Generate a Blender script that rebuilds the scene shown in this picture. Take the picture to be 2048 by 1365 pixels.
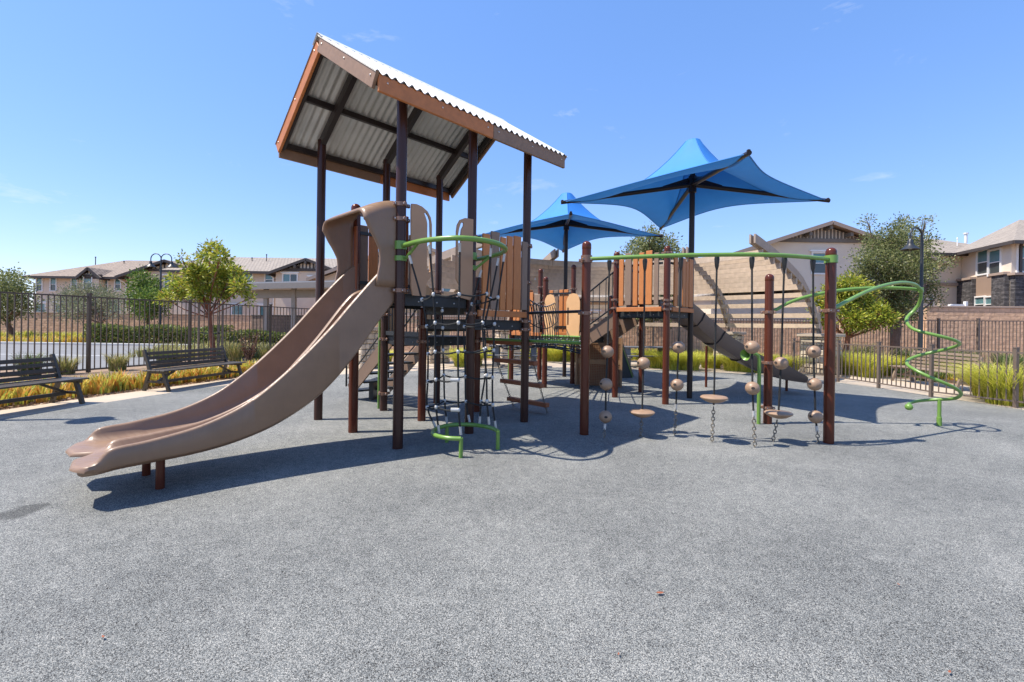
import bpy, bmesh, math, random
import numpy as np
from mathutils import Vector, Matrix
random.seed(7)
R = math.radians
for o in list(bpy.data.objects): bpy.data.objects.remove(o)
sc = bpy.context.scene
COL = sc.collection

# ------------------------------------------------------------------ camera
EYE, FPX, CX, CY, ROLL = 1.53, 916.2, 1024.0, 650.3, 0.8
cam_d = bpy.data.cameras.new('camera'); cam = bpy.data.objects.new('camera', cam_d); COL.objects.link(cam)
cam_d.sensor_fit = 'HORIZONTAL'; cam_d.sensor_width = 36.0; cam_d.lens = FPX / 2048 * 36
cam_d.shift_y = -(682.5 - CY) / 2048; cam_d.clip_end = 2000; cam_d.clip_start = 0.05
cam.matrix_world = Matrix.Translation((0, 0, EYE)) @ Matrix.Rotation(R(90), 4, 'X') @ Matrix.Rotation(R(ROLL), 4, 'Z')
sc.camera = cam

# ------------------------------------------------------------------ sky, sun, exposure
SUN = Vector((-0.485, -0.075, 0.872)).normalized()          # direction towards the sun
sun_el = math.asin(SUN.z)
w = bpy.data.worlds.new('World'); sc.world = w; w.use_nodes = True
nt = w.node_tree; nt.nodes.clear()
wo = nt.nodes.new('ShaderNodeOutputWorld'); bg = nt.nodes.new('ShaderNodeBackground')
sky = nt.nodes.new('ShaderNodeTexSky'); sky.sky_type = 'NISHITA'; sky.sun_disc = False
sky.sun_elevation = sun_el; sky.sun_rotation = math.atan2(SUN.x, SUN.y)
sky.air_density = 1.0; sky.dust_density = 0.25; sky.ozone_density = 3.0; sky.altitude = 100
hs = nt.nodes.new('ShaderNodeHueSaturation'); hs.inputs['Saturation'].default_value = 1.4; hs.inputs['Value'].default_value = 1.0
gm = nt.nodes.new('ShaderNodeGamma'); gm.inputs['Gamma'].default_value = 0.55; ti = nt.nodes.new('ShaderNodeVectorMath'); ti.operation = 'MULTIPLY'; ti.inputs[1].default_value = (1.78, 1.80, 2.12)
nt.links.new(sky.outputs[0], gm.inputs['Color']); nt.links.new(gm.outputs[0], ti.inputs[0]); nt.links.new(ti.outputs[0], hs.inputs['Color'])
# faint wisps of cloud over the whole sky
tc = nt.nodes.new('ShaderNodeTexCoord'); mp = nt.nodes.new('ShaderNodeMapping'); mp.inputs['Scale'].default_value = (2.2, 2.2, 7.0)
nz = nt.nodes.new('ShaderNodeTexNoise'); nz.inputs['Scale'].default_value = 2.3; nz.inputs['Detail'].default_value = 9; nz.inputs['Roughness'].default_value = 0.62; nz.inputs['Distortion'].default_value = 0.6
cr = nt.nodes.new('ShaderNodeMapRange'); cr.inputs['From Min'].default_value = 0.63; cr.inputs['From Max'].default_value = 0.90; cr.inputs['To Max'].default_value = 0.6
mx = nt.nodes.new('ShaderNodeMix'); mx.data_type = 'RGBA'; mx.inputs[7].default_value = (4.6, 4.8, 5.0, 1)
nt.links.new(tc.outputs['Generated'], mp.inputs[0]); nt.links.new(mp.outputs[0], nz.inputs['Vector']); nt.links.new(nz.outputs['Fac'], cr.inputs['Value'])
nt.links.new(cr.outputs[0], mx.inputs[0]); nt.links.new(hs.outputs[0], mx.inputs[6])
nt.links.new(mx.outputs[2], bg.inputs['Color']); bg.inputs['Strength'].default_value = 0.145
nt.links.new(bg.outputs[0], wo.inputs[0])
sl = bpy.data.lights.new('sun', 'SUN'); sl.energy = 4.8; sl.angle = R(0.5); sl.color = (1.0, 0.93, 0.825)
so = bpy.data.objects.new('sun', sl); COL.objects.link(so); so.rotation_euler = (-SUN).to_track_quat('-Z', 'Y').to_euler(); so.location = SUN * 60
sc.view_settings.view_transform = 'Standard'; sc.view_settings.look = 'None'; sc.view_settings.exposure = 0.70; sc.view_settings.gamma = 1.0

# ------------------------------------------------------------------ pixel -> place
_c, _s = math.cos(R(ROLL)), math.sin(R(ROLL))
def uv(x, y):
    dx, dy = x - CX, y - CY
    return (dx * _c + dy * _s) / FPX, (-dx * _s + dy * _c) / FPX
def g(x, y, z=0.0):                     # point at height z seen at this pixel
    u, v = uv(x, y); Y = (EYE - z) / v; return Vector((u * Y, Y, z))
def at(x, y, Y):                        # point at depth Y seen at this pixel
    u, v = uv(x, y); return Vector((u * Y, Y, EYE - v * Y))
def onp(x, y, P, d):                    # point on the upright plane through P along d
    u, v = uv(x, y); t = (u * P[1] - P[0]) / (d[0] - u * d[1]); Y = P[1] + t * d[1]
    return Vector((P[0] + t * d[0], Y, EYE - v * Y))

# ------------------------------------------------------------------ materials
MATS = {}
def mat(name, col, rough=0.6, metal=0.0, var=0.12, scale=6.0, stretch=(1, 1, 1), bump=0.0, bscale=60.0, coat=0.0, rnd=0.0, trans=0.0, spec=0.5):
    m = bpy.data.materials.new(name); m.use_nodes = True; t = m.node_tree; b = t.nodes['Principled BSDF']
    b.inputs['Roughness'].default_value = rough; b.inputs['Metallic'].default_value = metal
    b.inputs['Coat Weight'].default_value = coat; b.inputs['Coat Roughness'].default_value = 0.12; b.inputs['Specular IOR Level'].default_value = spec
    tc = t.nodes.new('ShaderNodeTexCoord'); mp = t.nodes.new('ShaderNodeMapping'); mp.inputs['Scale'].default_value = stretch
    t.links.new(tc.outputs['Object'], mp.inputs[0])
    n = t.nodes.new('ShaderNodeTexNoise'); n.inputs['Scale'].default_value = scale; n.inputs['Detail'].default_value = 6
    t.links.new(mp.outputs[0], n.inputs['Vector'])
    r = t.nodes.new('ShaderNodeMapRange'); r.inputs['From Min'].default_value = 0.25; r.inputs['From Max'].default_value = 0.75
    r.inputs['To Min'].default_value = 1 - var; r.inputs['To Max'].default_value = 1 + var
    t.links.new(n.outputs['Fac'], r.inputs['Value'])
    val = r.outputs[0]
    if rnd:
        oi = t.nodes.new('ShaderNodeObjectInfo'); r2 = t.nodes.new('ShaderNodeMapRange'); r2.inputs['To Min'].default_value = 1 - rnd; r2.inputs['To Max'].default_value = 1 + rnd
        t.links.new(oi.outputs['Random'], r2.inputs['Value']); mu = t.nodes.new('ShaderNodeMath'); mu.operation = 'MULTIPLY'
        t.links.new(val, mu.inputs[0]); t.links.new(r2.outputs[0], mu.inputs[1]); val = mu.outputs[0]
    vm = t.nodes.new('ShaderNodeVectorMath'); vm.operation = 'SCALE'; vm.inputs[0].default_value = col
    t.links.new(val, vm.inputs['Scale']); t.links.new(vm.outputs[0], b.inputs['Base Color'])
    if bump:
        n2 = t.nodes.new('ShaderNodeTexNoise'); n2.inputs['Scale'].default_value = bscale; n2.inputs['Detail'].default_value = 4
        t.links.new(mp.outputs[0], n2.inputs['Vector']); bp = t.nodes.new('ShaderNodeBump'); bp.inputs['Strength'].default_value = bump; bp.inputs['Distance'].default_value = 0.02
        t.links.new(n2.outputs['Fac'], bp.inputs['Height']); t.links.new(bp.outputs[0], b.inputs['Normal'])
    if trans:
        tr = t.nodes.new('ShaderNodeBsdfTranslucent'); ms = t.nodes.new('ShaderNodeMixShader'); ms.inputs[0].default_value = trans
        t.links.new(vm.outputs[0], tr.inputs['Color']); out = t.nodes['Material Output']
        t.links.new(b.outputs[0], ms.inputs[1]); t.links.new(tr.outputs[0], ms.inputs[2]); t.links.new(ms.outputs[0], out.inputs['Surface'])
    MATS[name] = m; return m
def leafmat(name, cols, rough=0.45, trans=0.3):
    m = bpy.data.materials.new(name); m.use_nodes = True; t = m.node_tree; b = t.nodes['Principled BSDF']; b.inputs['Roughness'].default_value = rough; b.inputs['Specular IOR Level'].default_value = 0.35
    ge = t.nodes.new('ShaderNodeNewGeometry'); ra = t.nodes.new('ShaderNodeValToRGB'); ra.color_ramp.interpolation = 'LINEAR'
    e = ra.color_ramp.elements
    while len(e) < len(cols): e.new(0.5)
    for i, c in enumerate(cols): e[i].position = i / (len(cols) - 1); e[i].color = (*c, 1)
    t.links.new(ge.outputs['Random Per Island'], ra.inputs['Fac']); t.links.new(ra.outputs['Color'], b.inputs['Base Color'])
    tr = t.nodes.new('ShaderNodeBsdfTranslucent'); ms = t.nodes.new('ShaderNodeMixShader'); ms.inputs[0].default_value = trans; out = t.nodes['Material Output']
    t.links.new(ra.outputs['Color'], tr.inputs['Color']); t.links.new(b.outputs[0], ms.inputs[1]); t.links.new(tr.outputs[0], ms.inputs[2]); t.links.new(ms.outputs[0], out.inputs['Surface'])
    MATS[name] = m; return m
def bricks(name, c1, c2, cm, bw, bh, mortar=0.01, axis='XZ', rough=0.85, bump=0.6, noise=0.3):
    m = bpy.data.materials.new(name); m.use_nodes = True; t = m.node_tree; b = t.nodes['Principled BSDF']; b.inputs['Roughness'].default_value = rough
    tc = t.nodes.new('ShaderNodeTexCoord'); sx = t.nodes.new('ShaderNodeSeparateXYZ'); cx = t.nodes.new('ShaderNodeCombineXYZ')
    t.links.new(tc.outputs['Object'], sx.inputs[0])
    ad = t.nodes.new('ShaderNodeMath'); ad.operation = 'ADD'; t.links.new(sx.outputs[0], ad.inputs[0]); t.links.new(sx.outputs[1], ad.inputs[1])
    if axis == 'XZ': t.links.new(ad.outputs[0], cx.inputs[0]); t.links.new(sx.outputs[2], cx.inputs[1])
    else: t.links.new(sx.outputs[0], cx.inputs[0]); t.links.new(sx.outputs[1], cx.inputs[1])
    br = t.nodes.new('ShaderNodeTexBrick'); br.inputs['Scale'].default_value = 1.0; br.inputs['Brick Width'].default_value = bw; br.inputs['Row Height'].default_value = bh; br.inputs['Mortar Size'].default_value = mortar
    br.inputs['Color1'].default_value = (*c1, 1); br.inputs['Color2'].default_value = (*c2, 1); br.inputs['Mortar'].default_value = (*cm, 1)
    t.links.new(cx.outputs[0], br.inputs['Vector'])
    n = t.nodes.new('ShaderNodeTexNoise'); n.inputs['Scale'].default_value = 5; n.inputs['Detail'].default_value = 8; t.links.new(tc.outputs['Object'], n.inputs['Vector'])
    r = t.nodes.new('ShaderNodeMapRange'); r.inputs['From Min'].default_value = 0.25; r.inputs['From Max'].default_value = 0.75; r.inputs['To Min'].default_value = 1 - noise; r.inputs['To Max'].default_value = 1 + noise; t.links.new(n.outputs['Fac'], r.inputs['Value'])
    vm = t.nodes.new('ShaderNodeVectorMath'); vm.operation = 'SCALE'; t.links.new(br.outputs['Color'], vm.inputs[0]); t.links.new(r.outputs[0], vm.inputs['Scale']); t.links.new(vm.outputs[0], b.inputs['Base Color'])
    iv = t.nodes.new('ShaderNodeMath'); iv.operation = 'SUBTRACT'; t.links.new(n.outputs['Fac'], iv.inputs[0]); t.links.new(br.outputs['Fac'], iv.inputs[1])
    bp = t.nodes.new('ShaderNodeBump'); bp.inputs['Strength'].default_value = bump; bp.inputs['Distance'].default_value = 0.04; t.links.new(iv.outputs[0], bp.inputs['Height']); t.links.new(bp.outputs[0], b.inputs['Normal'])
    MATS[name] = m; return m

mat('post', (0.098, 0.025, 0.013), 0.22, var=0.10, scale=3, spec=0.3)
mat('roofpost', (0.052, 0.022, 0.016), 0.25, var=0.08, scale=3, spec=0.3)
mat('clamp', (0.22, 0.12, 0.08), 0.35, metal=0.3, var=0.1)
mat('bolt', (0.6, 0.58, 0.55), 0.35, metal=0.9, var=0.05)
mat('orange', (0.52, 0.185, 0.05), 0.55, var=0.13, scale=9, stretch=(9, 9, 0.8), bump=0.06, bscale=18, rnd=0.05)
mat('brownplank', (0.235, 0.155, 0.105), 0.6, var=0.14, scale=9, stretch=(9, 9, 0.8), bump=0.06, bscale=18, rnd=0.05)
mat('orangeh', (0.48, 0.165, 0.045), 0.55, var=0.13, scale=14, bump=0.05, bscale=30, rnd=0.04)
mat('brownh', (0.25, 0.15, 0.09), 0.6, var=0.12, scale=14, bump=0.05, bscale=30, rnd=0.04)
mat('redplank', (0.28, 0.085, 0.03), 0.5, var=0.15, scale=10, bump=0.05)
mat('tanpanel', (0.70, 0.40, 0.18), 0.5, var=0.06, scale=5, bump=0.03, bscale=200)
mat('tanpanel_shaded', (0.42, 0.235, 0.125), 0.5, var=0.06, scale=5, bump=0.03, bscale=200)  # tan panel again, shade at the roofed tower put into its colour
mat('plastic', (0.235, 0.142, 0.086), 0.38, var=0.10, scale=5, bump=0.03, bscale=260)
mat('darkplastic', (0.185, 0.118, 0.078), 0.40, var=0.08, scale=2.5, bump=0.03, bscale=220)
mat('ball', (0.31, 0.20, 0.125), 0.45, var=0.10, scale=14, bump=0.04, bscale=150)
mat('hole', (0.03, 0.022, 0.018), 0.8)
mat('green', (0.145, 0.27, 0.050), 0.3, var=0.08, scale=4)
mat('deck', (0.020, 0.022, 0.022), 0.55, var=0.2, scale=20)
mat('blackmetal', (0.016, 0.017, 0.017), 0.4, var=0.15, scale=10)
mat('rope', (0.018, 0.018, 0.017), 0.75, var=0.35, scale=60, bump=0.6, bscale=160)
mat('ferrule', (0.50, 0.49, 0.46), 0.4, metal=0.2, var=0.08, scale=30)
mat('chain', (0.20, 0.175, 0.14), 0.45, metal=0.4, var=0.15, scale=30)
mat('meshpanel', (0.30, 0.17, 0.085), 0.55, var=0.1, scale=8)
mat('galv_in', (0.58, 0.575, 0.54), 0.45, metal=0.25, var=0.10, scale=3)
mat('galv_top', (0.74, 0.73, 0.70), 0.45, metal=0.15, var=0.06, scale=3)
mat('steel_brown', (0.030, 0.022, 0.020), 0.35, var=0.1, scale=6)
mat('canopy', (0.03, 0.225, 0.62), 0.7, var=0.05, scale=3, trans=0.13, bump=0.04, bscale=300)
mat('canopy_hem', (0.022, 0.17, 0.46), 0.7, var=0.1, scale=20)
mat('umbrella_metal', (0.024, 0.015, 0.012), 0.3, var=0.1, scale=4, spec=0.3)
mat('bench', (0.070, 0.055, 0.038), 0.42, var=0.12, scale=14, rnd=0.08)
mat('benchtan', (0.25, 0.185, 0.135), 0.5, var=0.12, scale=14, rnd=0.08)
mat('table', (0.14, 0.14, 0.14), 0.5, var=0.12, scale=14, rnd=0.05)
mat('fence_dark', (0.075, 0.055, 0.039), 0.45, var=0.1, scale=5)
mat('fence_brown', (0.150, 0.112, 0.088), 0.5, var=0.1, scale=5)
mat('lamp_metal', (0.022, 0.024, 0.026), 0.4, var=0.1, scale=5)
mat('lamp_glass', (0.75, 0.75, 0.72), 0.3, var=0.02)
mat('wood_grey', (0.50, 0.385, 0.28), 0.75, var=0.18, scale=7, bump=0.15, bscale=40, rnd=0.10)
mat('rafter', (0.36, 0.28, 0.215), 0.7, var=0.12, scale=7, bump=0.1, bscale=40)
mat('concrete', (0.45, 0.37, 0.28), 0.85, var=0.08, scale=1.6, bump=0.12, bscale=150)
mat('kerb', (0.55, 0.53, 0.49), 0.85, var=0.08, scale=3, bump=0.1)
mat('redkerb', (0.5, 0.09, 0.07), 0.7, var=0.1, scale=3)
mat('stucco', (0.70, 0.55, 0.41), 0.9, var=0.05, scale=1.2, bump=0.15, bscale=90)
mat('stucco_pale', (0.72, 0.61, 0.48), 0.9, var=0.05, scale=1.2, bump=0.15, bscale=90)
mat('stucco_brown', (0.31, 0.215, 0.155), 0.9, var=0.06, scale=1.2, bump=0.15, bscale=90)
mat('trim_white', (0.80, 0.78, 0.74), 0.6, var=0.03)
mat('trim_dark', (0.060, 0.047, 0.040), 0.6, var=0.08)
mat('trim_grey', (0.17, 0.145, 0.12), 0.7, var=0.08)
mat('trim_tan', (0.36, 0.27, 0.21), 0.7, var=0.06)
mat('glass', (0.10, 0.21, 0.22), 0.08, var=0.15, scale=0.8, spec=0.8)
mat('glass_dark', (0.045, 0.055, 0.055), 0.08, var=0.15, scale=0.8, spec=0.8)
mat('blind', (0.24, 0.26, 0.23), 0.35, var=0.1, scale=3, stretch=(1, 1, 30))
mat('stone_pale', (0.52, 0.43, 0.32), 0.9, var=0.22, scale=7, bump=0.5, bscale=22, rnd=0.22)
mat('stone_core', (0.28, 0.235, 0.18), 0.95, var=0.15, scale=9)
mat('capstone', (0.44, 0.36, 0.28), 0.85, var=0.08, scale=5, bump=0.1)
mat('bark', (0.16, 0.10, 0.07), 0.9, var=0.25, scale=10, bump=0.5, bscale=30)
mat('barkred', (0.22, 0.085, 0.045), 0.8, var=0.3, scale=10, bump=0.4, bscale=30)
mat('stake', (0.25, 0.19, 0.14), 0.85, var=0.15, scale=8)
mat('deadleaf', (0.26, 0.08, 0.035), 0.7, var=0.2, scale=30)
mat('carport', (0.36, 0.30, 0.245), 0.7, var=0.05)
mat('carport_roof', (0.42, 0.41, 0.39), 0.5, var=0.05)
mat('cloth', (0.50, 0.40, 0.29), 0.85, var=0.1, scale=6)
bricks('block_wall', (0.66, 0.43, 0.275), (0.60, 0.385, 0.24), (0.50, 0.32, 0.205), 0.40, 0.20, 0.010, bump=0.8, noise=0.2)
bricks('block_brown', (0.22, 0.155, 0.12), (0.19, 0.135, 0.10), (0.13, 0.09, 0.07), 0.40, 0.20, 0.012, bump=0.6, noise=0.15)
bricks('ledger', (0.125, 0.115, 0.115), (0.045, 0.042, 0.044), (0.015, 0.015, 0.015), 0.42, 0.085, 0.008, bump=1.0, noise=0.5)
bricks('tile_grey', (0.34, 0.29, 0.235), (0.28, 0.24, 0.195), (0.19, 0.155, 0.13), 0.32, 0.36, 0.028, axis='XY', bump=0.9, noise=0.18)
bricks('tile_red', (0.31, 0.24, 0.18), (0.25, 0.195, 0.15), (0.16, 0.12, 0.095), 0.30, 0.36, 0.03, axis='XY', bump=0.9, noise=0.3)
leafmat('leaf_straw', [(0.08, 0.14, 0.018), (0.18, 0.25, 0.028), (0.36, 0.41, 0.05), (0.54, 0.52, 0.08), (0.29, 0.35, 0.04), (0.44, 0.30, 0.06)], trans=0.42)
leafmat('leaf_oak', [(0.075, 0.105, 0.035), (0.15, 0.18, 0.06), (0.26, 0.28, 0.11), (0.38, 0.38, 0.19)], trans=0.42)
leafmat('leaf_olive', [(0.11, 0.13, 0.07), (0.20, 0.22, 0.12), (0.32, 0.33, 0.20), (0.18, 0.20, 0.11)])
leafmat('leaf_green', [(0.045, 0.09, 0.018), (0.09, 0.17, 0.03), (0.17, 0.25, 0.045), (0.25, 0.30, 0.07)])
leafmat('leaf_hedge', [(0.07, 0.11, 0.03), (0.13, 0.18, 0.045), (0.24, 0.27, 0.075), (0.28, 0.24, 0.07)])
leafmat('leaf_dead', [(0.05, 0.02, 0.02), (0.10, 0.04, 0.03), (0.16, 0.08, 0.04), (0.06, 0.03, 0.03)])
leafmat('grass_lime', [(0.32, 0.36, 0.04), (0.54, 0.55, 0.06), (0.70, 0.62, 0.11), (0.45, 0.49, 0.06)], trans=0.35)
leafmat('grass_dry', [(0.33, 0.28, 0.12), (0.45, 0.38, 0.17), (0.30, 0.30, 0.08), (0.20, 0.24, 0.06)], trans=0.35)
leafmat('grass_dark', [(0.05, 0.09, 0.025), (0.10, 0.15, 0.04), (0.16, 0.19, 0.06), (0.08, 0.12, 0.03)], trans=0.3)
leafmat('aloe', [(0.40, 0.46, 0.07), (0.60, 0.56, 0.10), (0.70, 0.46, 0.09), (0.66, 0.28, 0.06), (0.30, 0.40, 0.07)], trans=0.3)
leafmat('litter', [(0.30, 0.17, 0.09), (0.42, 0.27, 0.16), (0.20, 0.11, 0.06), (0.50, 0.36, 0.24)], trans=0.05)

def rubber():
    m = bpy.data.materials.new('rubber'); m.use_nodes = True; t = m.node_tree; b = t.nodes['Principled BSDF']; b.inputs['Roughness'].default_value = 0.82; b.inputs['Specular IOR Level'].default_value = 0.3
    tc = t.nodes.new('ShaderNodeTexCoord')
    v = t.nodes.new('ShaderNodeTexVoronoi'); v.inputs['Scale'].default_value = 260; t.links.new(tc.outputs['Object'], v.inputs['Vector'])
    s = t.nodes.new('ShaderNodeSeparateColor'); t.links.new(v.outputs['Color'], s.inputs[0])
    # worn pale patches and bluer fresh ones
    n = t.nodes.new('ShaderNodeTexNoise'); n.inputs['Scale'].default_value = 0.55; n.inputs['Detail'].default_value = 7; n.inputs['Roughness'].default_value = 0.62; t.links.new(tc.outputs['Object'], n.inputs['Vector'])
    n2 = t.nodes.new('ShaderNodeTexNoise'); n2.inputs['Scale'].default_value = 9; n2.inputs['Detail'].default_value = 5; t.links.new(tc.outputs['Object'], n2.inputs['Vector'])
    ad = t.nodes.new('ShaderNodeMath'); ad.operation = 'MULTIPLY_ADD'; ad.inputs[1].default_value = 0.62; ad.inputs[2].default_value = -0.31; t.links.new(n.outputs['Fac'], ad.inputs[0])
    a2 = t.nodes.new('ShaderNodeMath'); a2.operation = 'MULTIPLY_ADD'; a2.inputs[1].default_value = 0.30; t.links.new(n2.outputs['Fac'], a2.inputs[0]); t.links.new(ad.outputs[0], a2.inputs[2])
    a3 = t.nodes.new('ShaderNodeMath'); a3.operation = 'ADD'; t.links.new(s.outputs[0], a3.inputs[0]); t.links.new(a2.outputs[0], a3.inputs[1])
    a4 = t.nodes.new('ShaderNodeMath'); a4.operation = 'SUBTRACT'; a4.inputs[1].default_value = 0.15; t.links.new(a3.outputs[0], a4.inputs[0])
    ra = t.nodes.new('ShaderNodeValToRGB'); ra.color_ramp.interpolation = 'LINEAR'; e = ra.color_ramp.elements
    pts = [(0.0, (0.022, 0.020, 0.018)), (0.16, (0.060, 0.061, 0.058)), (0.36, (0.124, 0.132, 0.130)), (0.60, (0.180, 0.188, 0.180)), (0.80, (0.272, 0.272, 0.250)), (1.0, (0.42, 0.41, 0.37))]
    while len(e) < len(pts): e.new(0.5)
    for i, (p, c) in enumerate(pts): e[i].position = p; e[i].color = (*c, 1)
    t.links.new(a4.outputs[0], ra.inputs['Fac'])
    # old damp stain near the left edge of the surface
    st = t.nodes.new('ShaderNodeVectorMath'); st.operation = 'DISTANCE'; p = g(30, 1026); st.inputs[1].default_value = p
    mpp = t.nodes.new('ShaderNodeMapping'); mpp.inputs['Scale'].default_value = (1, 1, 1); t.links.new(tc.outputs['Object'], mpp.inputs[0])
    nd = t.nodes.new('ShaderNodeTexNoise'); nd.inputs['Scale'].default_value = 3.2; nd.inputs['Detail'].default_value = 6; t.links.new(tc.outputs['Object'], nd.inputs['Vector'])
    t.links.new(mpp.outputs[0], st.inputs[0])
    sb = t.nodes.new('ShaderNodeMath'); sb.operation = 'MULTIPLY_ADD'; sb.inputs[1].default_value = 0.9; t.links.new(nd.outputs['Fac'], sb.inputs[0]); t.links.new(st.outputs['Value'], sb.inputs[2])
    mr = t.nodes.new('ShaderNodeMapRange'); mr.inputs['From Min'].default_value = 0.55; mr.inputs['From Max'].default_value = 0.68; mr.inputs['To Min'].default_value = 0.45; mr.inputs['To Max'].default_value = 1.0; t.links.new(sb.outputs[0], mr.inputs['Value'])
    vm = t.nodes.new('ShaderNodeVectorMath'); vm.operation = 'SCALE'; t.links.new(ra.outputs[0], vm.inputs[0]); t.links.new(mr.outputs[0], vm.inputs['Scale']); t.links.new(vm.outputs[0], b.inputs['Base Color'])
    bp = t.nodes.new('ShaderNodeBump'); bp.inputs['Strength'].default_value = 0.55; bp.inputs['Distance'].default_value = 0.006; bp.invert = True; t.links.new(v.outputs['Distance'], bp.inputs['Height']); t.links.new(bp.outputs[0], b.inputs['Normal'])
    MATS['rubber'] = m
def scuff(name, amt):
    t = MATS[name].node_tree; b = t.nodes['Principled BSDF']; tc = t.nodes.new('ShaderNodeTexCoord'); mp = t.nodes.new('ShaderNodeMapping'); mp.inputs['Rotation'].default_value = (0, 0, R(-46)); mp.inputs['Scale'].default_value = (1.2, 26, 1.2)
    n = t.nodes.new('ShaderNodeTexNoise'); n.inputs['Scale'].default_value = 3; n.inputs['Detail'].default_value = 8; n.inputs['Roughness'].default_value = .7; r = t.nodes.new('ShaderNodeMapRange'); r.inputs['From Min'].default_value = .42; r.inputs['From Max'].default_value = .70; r.inputs['To Min'].default_value = b.inputs['Roughness'].default_value - .06; r.inputs['To Max'].default_value = b.inputs['Roughness'].default_value + amt
    t.links.new(tc.outputs['Object'], mp.inputs[0]); t.links.new(mp.outputs[0], n.inputs['Vector']); t.links.new(n.outputs['Fac'], r.inputs['Value']); t.links.new(r.outputs[0], b.inputs['Roughness'])
scuff('plastic', .3); scuff('darkplastic', .3)
rubber()
mat('soil', (0.27, 0.185, 0.12), 0.95, var=0.35, scale=5, bump=0.6, bscale=45)
mat('asphalt', (0.185, 0.185, 0.185), 0.9, var=0.12, scale=1.2, bump=0.1, bscale=200)
mat('paint', (0.75, 0.75, 0.73), 0.7, var=0.08)

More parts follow.
